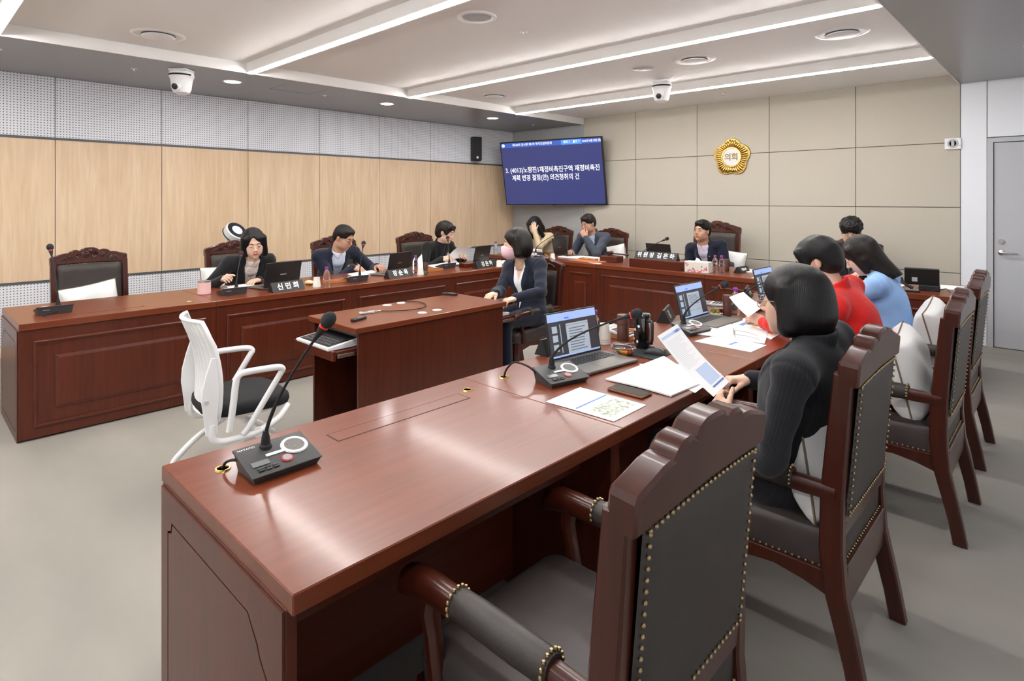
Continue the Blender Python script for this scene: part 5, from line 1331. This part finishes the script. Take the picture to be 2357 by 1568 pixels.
cushion('white cushion behind the back of the person in the pinstripe jacket', (-.645, 2.265, .69), (rad(-10), rad(4), PI/2+.04), .44, .2)
cushion('white cushion with brown piping on the third right chair', (-.60, 3.485, .68), (rad(-12), rad(-8), PI/2+.06), .39, .19)
cushion('white cushion with brown piping on the farthest right chair', (-.62, 4.485, .69), (rad(-12), rad(-10), PI/2), .39, .19)
cushion('white cushion behind the man in the grey suit', (-4.82, 7.22, .68), (rad(8), rad(12), PI), .38)
cushion('white cushion beside the man in the middle of the back row', (-3.14, 7.26, .69), (rad(8), rad(-6), PI), .40)
cushion('white cushion sliver beside the person with the pink mug', (-6.12, 2.25, .68), (rad(8), 0, -PI/2), .38)
# ---- bottles
def bottle(lb, p):
    t = thing('water_bottle', lb, 'bottle', p, 0, 'clear water bottles with purple caps')
    pr = [(0, .001), (.026, .001), (.031, .008), (.031, .03), (.029, .036), (.031, .042), (.031, .06), (.029, .066), (.031, .072), (.031, .095), (.029, .10), (.030, .115), (.026, .135), (.016, .152), (.0125, .158), (.0125, .168)]
    obj('bottle', MB().lathe(pr, 20), M['glass'], t, 60)
    obj('cap', MB().lathe([(.0145, .163), (.0155, .165), (.0155, .18), (.014, .183), (0, .183)], 18), M['purple'], t)
    return t
B0 = bottle('water bottle with purple cap left of the first left-row paper cups', P(752, 662))
for px, py, lb in ((956, 628, 'water bottle with purple cap right of the navy suit name plate'), (1141, 586, 'water bottle with purple cap by the far left corner of the desks'), (1646, 627, 'left one of two water bottles beside the tissue box'), (1661, 628, 'right one of two water bottles beside the tissue box'), (1369, 792, 'water bottle with purple cap behind the near laptop'), (1693, 725, 'water bottle with purple cap behind the raised paper of the person in red')):
    dup(B0, P(px, py), 0, lb)
# ---- paper cups
M['cup'] = mat('paper_cup', (.78, .74, .68), .7)
def cups(lb, p, n=1, h=.075):
    t = thing('paper_cup', lb, 'paper cup', p, 0, 'white paper cups')
    for k in range(n):
        z = k*.012
        obj('cup', MB().lathe([(.034, z), (.0355, z+.003), (.035, z+.006), (.026, z+h), (0, z+h), (.0, z+h-.004)], 20), M['cup'], t)
    return t
cups('stack of upturned white paper cups left of the bottle on the left row', P(729, 661), 2); cups('upturned white paper cup left of the small green jar', P(968, 633), 1); cups('upturned white paper cup at the end of the left row', P(1149, 614), 1)
cups('white paper cup beside the laptop of the grey suit man', P(1272, 597), 1); cups('stack of upturned white paper cups behind the near laptop', P(1390, 791), 3, .085); cups('white paper cup behind the laptop of the person in red', P(1617, 722), 1, .09)
# ---- tumblers, mugs
M['tumb'] = mat('brown_plastic', (.12, .045, .03), .2, trans=.35); M['pinkm'] = mat('pink_mug', (.80, .50, .48), .35)
def tumbler(lb, p, h=.13, r=.029):
    t = thing('brown_tumbler', lb, 'tumbler', p, 0, 'brown plastic tumblers')
    obj('body', MB().lathe([(0, 0), (r*.9, 0), (r, .004), (r, h*.66), (r*.97, h*.67)], 20), M['tumb'], t); obj('lid', MB().lathe([(r*.97, h*.66), (r*1.02, h*.67), (r*1.02, h*.95), (r*.96, h), (0, h)], 20), mat('brown_lid', (.10, .04, .03), .4), t)
tumbler('brown plastic tumbler beside the black flask', P(1434, 790), .155, .032); tumbler('brown plastic tumbler left of the bottle before the person in red', P(1674, 727), .14); tumbler('brown plastic tumbler right of the two bottles on the back row', P(1672, 624), .13); tumbler('small brown plastic tumbler beside the green jar', P(979, 631), .12, .024)
t = thing('pink_mug', 'pale pink steel mug at the front of the left row', 'mug', P(470, 677))
obj('body', MB().lathe([(0, 0), (.046, 0), (.05, .004), (.05, .100), (.046, .104)], 28), M['pinkm'], t); obj('rim', MB().lathe([(.047, .100), (.052, .101), (.052, .108), (.046, .108), (.045, .10)], 28), M['steel'], t); obj('lid', MB().lathe([(.046, .104), (.03, .107), (0, .107)], 24), M['glass'], t)
t = thing('black_flask', 'tall black thermos mug with handle and white blossom print behind the mouse', 'mug', P(1478, 801), rad(-20))
fb = obj('body', MB().lathe([(0, 0), (.038, 0), (.041, .005), (.043, .15), (.044, .165)], 28), mat('gloss_black', (.004, .004, .004), .12, coat=1), t)
obj('lid', MB().lathe([(.044, .163), (.046, .166), (.046, .178), (.042, .182), (.036, .178), (0, .178)], 28), mat('smoked_lid', (.03, .03, .03), .1, trans=.4), t)
obj('handle', MB().tube([(.042, 0, .15), (.075, 0, .152), (.082, 0, .14), (.080, 0, .06), (.074, 0, .04), (.042, 0, .038)], .0085, 8), M['black'], t, 60)
for an, z in ((-2.3, .135), (-1.7, .10), (-2.0, .05), (-1.3, .04), (-2.7, .085), (-1.1, .12)):
    b = MB()
    for k in range(5): b.ell((.004*math.cos(k*1.2566), .004*math.sin(k*1.2566), 0), (.0036, .0036, .0006), 8, 4, T(.0425*math.cos(an), .0425*math.sin(an), z) @ RZ(an) @ RY(PI/2))
    obj('blossom_print', b, M['white'], fb)
# ---- fruit bowl and fruit box
def fruit(parent_loc, items):
    for nm, c, r, m_, lb in items: tag(obj(nm, MB().ell((0, 0, 0), r, 14, 9), m_, None, 180), lb, 'fruit', 'cut fruit in the cups').location = Vector(parent_loc)+Vector(c)
G_ = mat('green_grape', (.40, .50, .12), .3); O_ = mat('orange', (.85, .32, .02), .35); R_ = mat('red_fruit', (.55, .03, .02), .3); Y_ = mat('yellow_fruit', (.80, .62, .08), .4)
p = P(1435, 817)
t = thing('fruit_bowl', 'round clear plastic fruit cup with lid beside the near laptop', 'bowl', p)
obj('bowl', MB().lathe([(0, .002), (.042, .002), (.060, .03), (.065, .037), (.064, .038), (.058, .03), (.041, .004), (0, .004)], 28), M['glass'], t, 60)
obj('lid', MB().lathe([(.065, .0385), (.066, .042), (.058, .047), (.052, .056), (0, .058)], 28), M['glass'], t, 60)
fruit(p, [('grape', (-.028, -.005, .02), (.014, .014, .014), G_, 'green grape in the round fruit cup'), ('orange_wedge', (.012, -.018, .020), (.024, .015, .014), O_, 'orange wedge in the round fruit cup'), ('tomato', (.028, .015, .02), (.015, .015, .014), R_, 'red cherry tomato at the back of the round fruit cup'), ('tomato', (-.005, .02, .018), (.015, .015, .013), R_, 'red cherry tomato beside the grape in the round fruit cup')])
p = P(1650, 722)
t = thing('fruit_box', 'clear plastic box of cut fruit behind the laptop of the person in red', 'box', p, rad(-60))
obj('tray', MB().cbox(-.06, .06, -.045, .045, .001, .045, .004), M['glass'], t, 0); obj('lid', MB().cbox(-.062, .062, -.047, .047, .0455, .055, .003), M['glass'], t, 0)
fruit(p, [('grape', (-.01, -.03, .02), (.016, .016, .016), G_, 'green grape in the square fruit box'), ('pineapple', (.012, -.012, .018), (.015, .015, .014), Y_, 'yellow fruit piece in the square fruit box'), ('tomato', (.02, .03, .02), (.015, .015, .015), R_, 'red tomato in the square fruit box')])
# ---- calculators and trays
def calculator(lb, p, rz, tilt=0, z=0):
    t = thing('calculator', lb, 'calculator', Vector(p)+Vector((0, 0, z)), rz, 'desk calculators'); Q = RX(tilt)
    b_ = obj('body', MB().cbox(-.055, .055, -.08, .08, 0, .016, .004, Q), M['lgrey'], t, 0)
    obj('display', MB().cbox(-.045, .045, .045, .07, .0155, .0175, .0005, Q), M['lcd'], b_, 0)
    k = MB()
    for i in range(5):
        for j in range(5): k.cbox(-.047+i*.02, -.032+i*.02, -.07+j*.021, -.056+j*.021, .016, .019, .0008, Q)
    o = obj('keys', k, M['black'], b_, 0); o['kind'] = 'stuff'
TRAYM = wood('tray_wood', (.34, .12, .03), (.48, .19, .06), 0, .4, .2)
def tray(lb, p, rz, w=.26, d=.1):
    t = thing('pen_tray', lb, 'tray', p, rz, 'wooden pen trays')
    obj('floor_board', MB().cbox(-w/2, w/2, -d/2, d/2, .001, .008, .001), TRAYM, t, 0)
    for a_ in ((-w/2, w/2, -d/2, -d/2+.008), (-w/2, w/2, d/2-.008, d/2), (-w/2, -w/2+.008, -d/2+.008, d/2-.008), (w/2-.008, w/2, -d/2+.008, d/2-.008)): obj('rim', MB().cbox(*a_, .008, .026, .001), TRAYM, t, 0)
    obj('divider', MB().cbox(-.004, .004, -d/2+.008, d/2-.008, .008, .024, .001), TRAYM, t, 0)
    return t
def pen(lb, p, rz, m_=None):
    t = thing('pen', lb, 'pen', p, rz, 'pens'); obj('barrel', MB().tube([(-.06, 0, .005), (.055, 0, .005)], .0045, 8), m_ or M['black'], t); obj('tip', MB().tube([(.055, 0, .005), (.068, 0, .005)], [.004, .0008], 8), M['steel'], t); obj('clip', MB().cbox(-.058, -.02, -.001, .001, .009, .0105, .0003), M['steel'], t)
PI2 = PI/2
tray('wooden pen tray before the navy suit man', P(786, 652)+Vector((-.08, 0, 0)), PI2); pen('black pen in the tray before the navy suit man', P(796, 650)+Vector((-.09, 0, .009)), PI2+.1)
tray('wooden pen tray left of the turtleneck person microphone', P(1003, 626)+Vector((-.08, 0, 0)), PI2); pen('black pen in the tray beside the green jar', P(1010, 624)+Vector((-.09, 0, .009)), PI2-.1)
tray('wooden pen tray before the grey suit man', P(1349, 600)+Vector((0, .06, 0)), 0); pen('black pen in the tray before the grey suit man', P(1345, 598)+Vector((0, .055, .009)), .1)
tray('orange wooden tray behind the brown tumbler', P(1446, 775), PI2+.1, .2, .12)
calculator('desk calculator leaning on the orange tray behind the flask', P(1426, 778), PI/2, rad(14), .03); calculator('desk calculator lying on top of the fruit box', P(1652, 721), PI/2+.2, 0, .056)
t = thing('green_jar', 'tiny green capped jar beside the small tumbler', 'jar', P(979.5, 634)); obj('body', MB().lathe([(0, 0), (.014, 0), (.015, .02), (.012, .025)], 14), M['tumb'], t); obj('cap', MB().lathe([(.0135, .024), (.0135, .045), (0, .047)], 14), mat('green_cap', (.02, .22, .07), .4), t)
# ---- mouse and pad, phone
pm = P(1492, 812)
t = thing('mouse_pad', 'black mouse pad right of the near laptop', 'mouse pad', pm, PI2); obj('pad', MB().cbox(-.11, .11, -.1, .1, .0005, .004, .0015), M['matte'], t, 0); obj('edge', MB().tube([(-.108, -.098, .003), (.108, -.098, .003), (.108, .098, .003), (-.108, .098, .003)], .0015, 5, closed=True), M['black'], t)
def mouse(lb, p, rz):
    t = thing('computer_mouse', lb, 'mouse', p, rz, 'computer mice')
    obj('shell', MB().grid(lambda u, v: (.033*math.sin(PI*(u-.5))*(1-.15*abs(2*v-1)**3), (2*v-1)*.055, .036*max(0, (1-abs(2*v-1)**2.2))**.5*math.cos(PI*(u-.5))**.6*.95 if 0 < u < 1 else 0), 16, 16), mat('mouse_shell', (.03, .03, .033), .25, .3), t, 180)
    obj('wheel', MB().lathe([(.006, -.003), (.008, 0), (.006, .003)], 12, T(0, .03, .028) @ RY(PI2)), M['black'], t)
mouse('black computer mouse on the mouse pad', P(1506, 815)+Vector((.01, 0, .004)), PI2+.25)
q = [P(1394, 899), P(1418, 886), P(1505, 908), P(1483, 925)]; c = sum(q, Vector())/4; dv = q[2]-q[1]
t = thing('smartphone', 'dark smartphone in a bronze case lying by the notebook', 'phone', c, math.atan2(dv.y, dv.x))
obj('case', MB().cbox(-.082, .082, -.04, .04, .001, .011, .003), mat('bronze', (.30, .14, .09), .3, .6), t, 0); obj('glass', MB().cbox(-.079, .079, -.037, .037, .0108, .0122, .0006), mat('phone_glass', (.01, .01, .01), .1, coat=1), t, 0)
# ---- sheets of paper
PB1 = mat('print_blue', (.12, .22, .55), .7); PB2 = mat('print_grey', (.68, .70, .76), .8); PB3 = blotch('print_map', (.62, .62, .55), (.30, .34, .26), 60, .45, .6); PB4 = mat('print_pale_blue', (.50, .60, .80), .8); PO = mat('print_orange', (.85, .45, .08), .8)
def sheet(lb, quad, prints=(), thick=.0008, sag=0, group='printed sheets', name='paper_sheet'):
    # quad: corners a,b,c,d in order; prints: (u0,u1,v0,v1,material); u along a->b, v along a->d
    a, b, c_, d = [Vector(k) for k in quad]; o = (a+b+c_+d)/4
    t = thing(name, lb, 'paper', o, 0, group); nz = (b-a).cross(d-a).normalized()
    if nz.z < 0: nz = -nz
    def pos(u, v, h=0): return ((a*(1-u)+b*u)*(1-v)+(d*(1-u)+c_*u)*v)+nz*(h+sag*math.sin(PI*v)*1)-o
    mb = MB().grid(lambda u, v: pos(u, v, thick), 6, 10).grid(lambda u, v: pos(1-u, v, 0), 6, 10)
    n = 10
    for side in (0, 1):
        mb.grid(lambda u, v, side=side: pos(side, v, thick*u), 1, n); mb.grid(lambda u, v, side=side: pos(u, side, thick*v), 6, 1)
    obj('page', mb, M['paper'], t, 0)
    for u0, u1, v0, v1, m_ in prints: obj('print', MB().grid(lambda u, v: pos(u0+(u1-u0)*u, v0+(v1-v0)*v, thick+.0003), 3, 6), m_, t, 0)
    return t
def lines(u0, u1, v0, v1, n, m_=PB2):
    random.seed(n); return [(u0, u0+(u1-u0)*(.6+.4*random.random()), v0+(v1-v0)*k/n, v0+(v1-v0)*(k+.3)/n, m_) for k in range(n)]
Z1 = .7512
sheet('white sheet with a map picture lying at the desk seam', [P(1256, 925, Z1), P(1335, 892, Z1), P(1488, 933, Z1), P(1413, 971, Z1)], [(.06, .96, .42, .45, PB1), (.12, .90, .58, .90, PB3)]+lines(.15, .8, .12, .2, 3), sag=.0006)
random.seed(3)
# held sheet of the pinstripe person
sheet('sheet held up by the person in the pinstripe jacket', [(-1.217, 2.127, .981), (-1.242, 2.339, .994), (-1.003, 2.318, .80), (-.973, 2.11, .797)], [(.05, .95, .05, .09, PB4), (.62, .97, .05, .09, PB1), (.30, .92, .62, .88, PB4), (.3, .95, .905, .93, PB1)]+lines(.1, .85, .14, .58, 20), sag=-.012)
# open notebook under it
nb = [P(1394, 875, Z1), P(1528, 822, Z1), P(1615, 884, Z1), P(1545, 914, Z1)]
t = sheet('open ring-bound notebook with blank pages on the near desk', nb, lines(.06, .5, .08, .9, 14)[:0], thick=.006, sag=.004, group='notebooks', name='notebook')
b = MB()
a_, b_ = (nb[0]*.42+nb[1]*.58), (nb[3]*.42+nb[2]*.58)
for k in range(22):
    q = a_*(1-(k+.5)/22)+b_*((k+.5)/22); b.tube([tuple(q+Vector((.004*math.cos(g)-.0, .004*math.sin(g)*0, .0085+.004*math.sin(g)))-t.location) for g in [2*PI*i/8 for i in range(8)]], .0007, 4, closed=True)
obj('wire_binding', b, M['lgrey'], t)['kind'] = 'stuff'
sheet('loose white page under the notebook edge', [P(1470, 838, .7508), P(1560, 838, .7508), P(1660, 860, .7508), P(1600, 905, .7508)], thick=.0006)
# right row, before the person in red
sheet('white booklet under the folded glasses', [P(1600, 770, Z1), P(1640, 742, Z1), P(1770, 762, Z1), P(1760, 792, Z1)], lines(.3, .8, .2, .8, 4), thick=.006, sag=.002)
sheet('long white sheet in front of the folded glasses', [P(1598, 786, .7508), P(1650, 772, .7508), P(1765, 795, .7508), P(1728, 811, .7508)], [(.3, .7, .5, .56, PB1)]+lines(.2, .8, .62, .9, 4))
sheet('coloured chart page under the hand of the person in red', [P(1683, 746, Z1), P(1722, 730, Z1), P(1795, 770, Z1), P(1775, 782, Z1)], [(.1, .9, .15, .25, PB1), (.1, .5, .4, .6, PO), (.5, .9, .7, .9, PO)], thick=.004)
sheet('sheet of print held up by the person in red', [tuple(PX(1678, 684, -1.52)), tuple(PX(1711, 672, -1.50)), tuple(PX(1757, 706, -1.36)), tuple(PX(1722, 730, -1.38))], lines(.1, .9, .08, .9, 20), sag=-.006)
g = MB(); cg_ = P(1690, 775, .7585)
for s in (-1, 1): g.tube([(s*.033+.022*math.cos(k*PI/10), 0, .022+.02*math.sin(k*PI/10)) for k in range(20)], .0011, 5, closed=True); g.tube([(s*.055, 0, .025), (s*.056, -.06, .02), (s*.05, -.13, .003)], .0011, 5)
g.tube([(-.011, 0, .026), (0, .003, .03), (.011, 0, .026)], .001, 5)
t = thing('folded_glasses', 'thin-framed glasses lying on the white booklet', 'glasses', cg_, PI/2+.5); obj('frame', g, M['gmetal'], t)
for s in (-1, 1): obj('lens', MB().lathe([(0, -.0005), (.019, 0), (0, .0005)], 18, T(s*.033, 0, .022) @ RX(PI2)), M['glass'], t)
# left row papers
def pq(pts, z=Z1): return [P(x, y, z) for x, y in pts]
sheet('white papers before the person with the pink mug', pq([(520, 661), (580, 653), (590, 660), (535, 669)]), lines(.1, .9, .1, .9, 5), .006)
sheet('papers under the writing hand of the navy suit man', pq([(800, 632), (860, 623), (868, 631), (820, 640)]), lines(.1, .9, .1, .9, 6), .008)
sheet('papers lying before the turtleneck person', pq([(985, 613), (1045, 603), (1062, 609), (1005, 619)]), lines(.1, .9, .1, .9, 5), .01)
sheet('curled sheets held by the turtleneck person', [(-5.56, 4.68, .80), (-5.52, 4.90, .80), (-5.40, 4.97, .95), (-5.44, 4.76, .95)], lines(.1, .9, .1, .8, 8), sag=.02)
sheet('white sheet standing behind the purple capped bottle', [tuple(PX(958, 624, -5.25)), tuple(PX(975, 622, -5.25)), tuple(PX(971, 585, -5.32)), tuple(PX(962, 595, -5.32))])
sheet('papers beside the pink mask at the far corner of the left row', pq([(1130, 606), (1160, 600), (1172, 604), (1140, 611)]), (), .006)
# back row papers
def yq(pts, y0, y1): (a, b), (c_, d) = pts; return [Vector((a, y0, Z1)), Vector((b, y0, Z1)), Vector((d, y1, Z1)), Vector((c_, y1, Z1))]
for k in range(4): sheet(['lowest of the stacked documents before the beige jacket', 'second of the stacked documents before the beige jacket', 'third of the stacked documents before the beige jacket, red printed edge', 'top of the stacked documents before the beige jacket'][k], [Vector((-5.88+.012*k, 6.24, Z1+.016*k)), Vector((-5.56+.008*k, 6.22+.01*k, Z1+.016*k)), Vector((-5.54, 6.45, Z1+.016*k)), Vector((-5.87, 6.46, Z1+.016*k))], [(0, .2, 0, .1, PO)] if k == 2 else (), .014)
sheet('spread papers before the grey suit man', yq(((-5.05, -4.55), (-5.1, -4.6)), 6.2, 6.5), lines(.1, .9, .1, .9, 6), .012)
sheet('folded white papers right of the grey suit man', yq(((-4.62, -4.25), (-4.6, -4.22)), 6.2, 6.42), lines(.1, .9, .1, .9, 4), .018)
t = thing('leather_folder', 'orange brown leather folder lying before the gavel', 'folder', (-4.42, 6.02, .75), .05); obj('cover', MB().cbox(-.22, .22, -.09, .09, .001, .012, .002), mat('tan_leather', (.42, .15, .05), .5), t, 0); obj('spine', MB().cbox(-.221, -.205, -.091, .091, .0008, .014, .003), mat('tan_leather2', (.36, .12, .04), .5), t, 0)
sheet('small white memo near the edge beside the folder', yq(((-4.32, -4.15), (-4.33, -4.16)), 5.9, 5.96))
sheet('white papers right of the two bottles', yq(((-2.62, -2.25), (-2.6, -2.2)), 6.3, 6.55), (), .01); sheet('white papers behind the small name plate', yq(((-2.1, -1.75), (-2.1, -1.7)), 6.25, 6.5), (), .006)
sheet('open white booklet before the curly haired man', yq(((-1.78, -1.35), (-1.78, -1.32)), 6.0, 6.28), lines(.1, .9, .1, .9, 5), .012); sheet('white papers left of the desk phone', yq(((-1.32, -1.12), (-1.32, -1.10)), 6.1, 6.35), (), .006); sheet('white papers behind the desk phone', yq(((-.98, -.72), (-.98, -.70)), 6.3, 6.6), (), .004)
sheet('single white page at the edge by the small name plate', yq(((-2.33, -2.1), (-2.33, -2.1)), 5.9, 6.1))
# gavel
t = thing('gavel_block', 'square mahogany sounding block under the gavel', 'block', (-4.20, 6.22, .75), .1); obj('block', MB().cbox(-.12, .12, -.09, .09, 0, .075, .006), M['woodx'], t, 0); obj('top_disc', MB().lathe([(.05, .075), (.05, .080), (0, .081)], 24), M['chairwood'], t)
t = thing('gavel', 'wooden gavel resting on its block', 'gavel', (-4.22, 6.22, .083), .1); t.location.z = .857
obj('head', MB().lathe([(0, -.05), (.022, -.05), (.026, -.04), (.022, -.02), (.024, 0), (.022, .02), (.026, .04), (.022, .05), (0, .05)], 18, RX(PI2)), M['chairwood'], t, 40); obj('handle', MB().tube([(0, 0, 0), (.12, 0, -.004), (.25, 0, -.01)], [.008, .009, .012], 10), M['chairwood'], t)
# tissue box
p0_ = P(1594, 628); t = thing('tissue_box', 'white tissue box with pink flower print on the back row', 'tissue box', (p0_.x+.02, 5.86+.12, .75), .12)
tb = obj('box', MB().cbox(-.13, .13, -.06, .06, 0, .115, .003), mat('ivory_card', (.72, .68, .60), .6), t, 0)
FP = [mat('flower_pink', (.62, .10, .18), .7), mat('flower_rose', (.70, .28, .33), .7), mat('leaf_teal', (.12, .22, .22), .7)]
random.seed(5)
for k in range(26):
    x = random.uniform(-.09, .12); z = .008+abs(random.gauss(0, .02))+max(0, x-.03)*.3
    obj('flower_print', MB().ell((x, -.0602, min(z, .09)), (random.uniform(.006, .015), .0006, random.uniform(.005, .012)), 8, 4), FP[k % 3 if k % 5 else 0], tb)
for k in range(5): obj('flower_print', MB().ell((-.115+.012*(k % 3), -.0602, .095-.012*(k//2)), (.009, .0006, .007), 8, 4), FP[k % 2], tb)
obj('tissue', MB().grid(lambda u, v: ((u-.5)*.09*(1-.4*v), (.5-u)*.02+.012*math.sin(7*u+3*v), .114+.04*v*(.6+.4*math.sin(3*u+1))), 8, 6), M['paper'], t, 180)
# desk phone with screen
t = thing('desk_phone', 'black desk phone with tilted screen at the right end of the back row', 'phone', PY(2105, 657, 6.12)*1, .12); t.location = (P(2120, 668).x, P(2120, 668).y+.03, .75)
Q = T(0, .0, .10) @ RX(rad(14)); obj('screen_back', MB().cbox(-.125, .125, -.012, .012, -.06, .09, .005, Q), M['black'], t, 0); obj('label', MB().cbox(-.07, -.03, -.0135, -.012, -.03, .01, .0004, Q), M['lgrey'], t, 0)
obj('base', MB().cbox(-.02, .13, -.05, .07, .0, .045, .005), M['black'], t, 0); obj('handset', MB().tube([(-.15, .0, .09), (-.14, -.02, .06), (-.10, -.03, .03), (-.06, -.03, .012)], [.016, .014, .012, .016], 8), M['black'], t, 60); obj('cord', MB().tube([(-.03, -.05, .02), (.05, -.07, .01), (.1, -.06, .004), (.17, -.03, .03), (.2, -.08, .004)], .003, 6), M['matte'], t)
t = thing('remote_keypad', 'black keypad lying left of the desk phone', 'keypad', (P(2092, 672).x, P(2092, 672).y+.02, .75), .1); obj('body', MB().cbox(-.075, .075, -.03, .03, .001, .016, .003), M['black'], t, 0)
k = MB()
for i in range(7):
    for j in range(3): k.cbox(-.066+i*.019, -.053+i*.019, -.022+j*.016, -.011+j*.016, .016, .018, .0005)
obj('keys', k, M['grey'], t)['kind'] = 'stuff'
# yellow cable
tag(obj('network_cable', MB().tube([(-5.78, 5.98, .78), (-5.66, 5.93, .77), (-5.55, 5.92, .757), (-5.45, 5.95, .757), (-5.3, 5.97, .76), (-5.22, 5.98, .80), (-5.14, 6.0, .81), (-5.08, 6.02, .78), (-5.08, 6.05, .756)], .0045, 6), mat('yellow_cable', (.62, .45, .06), .5), None, 60), 'yellow network cable looping before the far left laptop', 'cable')
# ---- on the middle table
def tp(px, py): return P(px, py, .75)
t = thing('voice_recorder', 'silver recorder with plugged cable on the middle table', 'recorder', tp(847, 722), math.atan2(tp(866, 719).y-tp(827, 723).y, tp(866, 719).x-tp(827, 723).x))
obj('body', MB().cbox(-.06, .045, -.013, .013, .001, .016, .003), M['lgrey'], t, 0); obj('plug', MB().tube([(.045, 0, .009), (.09, 0, .009)], .006, 8), M['steel'], t); obj('window', MB().cbox(-.04, -.0, -.009, .009, .0158, .0166, .0003), M['black'], t, 0)
cb = [tp(*q) for q in ((875, 718), (900, 718), (925, 717), (950, 715), (972, 711), (981, 706), (978, 701), (965, 697), (945, 695), (930, 695.5))]; tag(obj('recorder_cable', MB().tube([c_+Vector((0, 0, .006)) for c_ in cb], .003, 6), M['matte'], None, 60), 'black cable curling across the middle table', 'cable')
for a, b_, lb in (((811, 741), (840, 733), 'black voice recorder at the near corner of the middle table'), ((1019, 678), (1052, 680), 'black voice recorder at the far edge of the middle table')):
    p, q = tp(*a), tp(*b_); t = thing('voice_recorder', lb, 'recorder', (p+q)/2, math.atan2(q.y-p.y, q.x-p.x), 'black voice recorders'); L = (q-p).length/2
    obj('body', MB().cbox(-L, L, -.018, .018, .001, .017, .003), M['black'], t, 0); obj('display', MB().cbox(-L*.2, L*.6, -.012, .012, .0168, .0176, .0003), mat('recorder_face', (.16, .12, .08), .3), t, 0)
    for i in range(3): obj('button', MB().cbox(-L*.8+i*.012, -L*.8+i*.012+.008, -.006, .006, .0168, .0185, .0005), M['dgrey'], t, 0)
def steno(lb, p, rz):
    t = thing('stenotype', lb, 'keyboard', p, rz, 'shorthand keyboards')
    sec = [(-.13, .012), (-.125, .003), (.10, .003), (.13, .010), (.13, .055), (.10, .05), (-.13, .022)]
    b_ = obj('shell', MB().bprism(sec, -.2, .2, .003, Matrix(((0, 0, 1, 0), (1, 0, 0, 0), (0, 1, 0, 0), (0, 0, 0, 1)))), M['white'], t, 0)
    Q = T(0, -.015, .0365) @ RX(math.atan2(.028, .23)); obj('key_deck', MB().cbox(-.18, .18, -.10, .10, 0, .003, .001, Q), M['black'], b_, 0)
    k = MB()
    for i in range(12):
        for j in range(4): k.cbox(-.165+i*.028, -.143+i*.028, -.09+j*.032, -.066+j*.032, .003, .007, .001, Q)
    o = obj('keys', k, M['dgrey'], b_, 0); o['kind'] = 'stuff'
steno('white and black shorthand keyboard on the tray facing the white chair', ((TX0+TX1)/2, TY0-.0, .6155), 0); steno('white shorthand keyboard on the tray before the person with the mask', ((TX0+TX1)/2, TY1+.0, .6155), PI)
tag(obj('tray_cable', MB().tube([(TX1-.06, TY0+.1, .60), (TX1-.055, TY0+.09, .45), (TX1-.05, TY0+.1, .3), (TX1-.06, TY0+.06, .15), (TX1-.08, TY0+.05, .01)], .003, 6), M['lgrey'], None, 60), 'thin pale cable hanging under the near keyboard tray', 'cable')
# ---- tilted circulator fan behind the left row
c = PX(540, 537, -6.85)
t = thing('air_circulator', 'white drum-shaped circulator with black face and blue light behind the left row', 'fan', (c.x, c.y, 0)); h = c.z
Q = T(0, 0, h) @ RZ(rad(-115)) @ RY(rad(-52)) @ RX(0); Q = T(0, 0, h) @ frame((0, 0, 0), (.336, -.942, 0), Vector((.7, .25, .66)).normalized().cross(Vector((.336, -.942, 0))), (.7, .25, .66))
dr = obj('drum', MB().lathe([(0, -.06), (.09, -.06), (.115, -.05), (.122, .0), (.122, .045), (.112, .055)], 36, Q), M['white'], t, 30)
obj('front_disc', MB().lathe([(.110, .0562), (.06, .058)], 36, Q), M['black'], dr); obj('light_disc', MB().lathe([(.06, .058), (.03, .062), (0, .063)], 28, Q), mat('blue_led', (.4, .45, .8), .3, emit=((.35, .4, .9), .7)), dr)
obj('base_band', MB().lathe([(.123, -.03), (.126, -.028), (.126, -.02), (.123, -.018)], 36, Q), M['black'], dr)
obj('neck', MB().tube([(0, 0, h-.09), (0, 0, .9), (0, 0, .5)], [.03, .024, .024], 12), M['white'], t); obj('tower', MB().lathe([(.13, 0), (.14, .01), (.14, .5), (.12, .56), (.03, .58), (0, .58)], 30), M['white'], t)
tag(obj('snack_bag', MB().ell((0, 0, .018), (.05, .04, .02), 12, 8), blotch('snack_wrap', (.75, .72, .68), (.75, .45, .05), 40, .5, .56), None, 180), 'crinkled snack bag beside the paper cups on the left row', 'snack bag').location = P(712, 655)
flush_text()
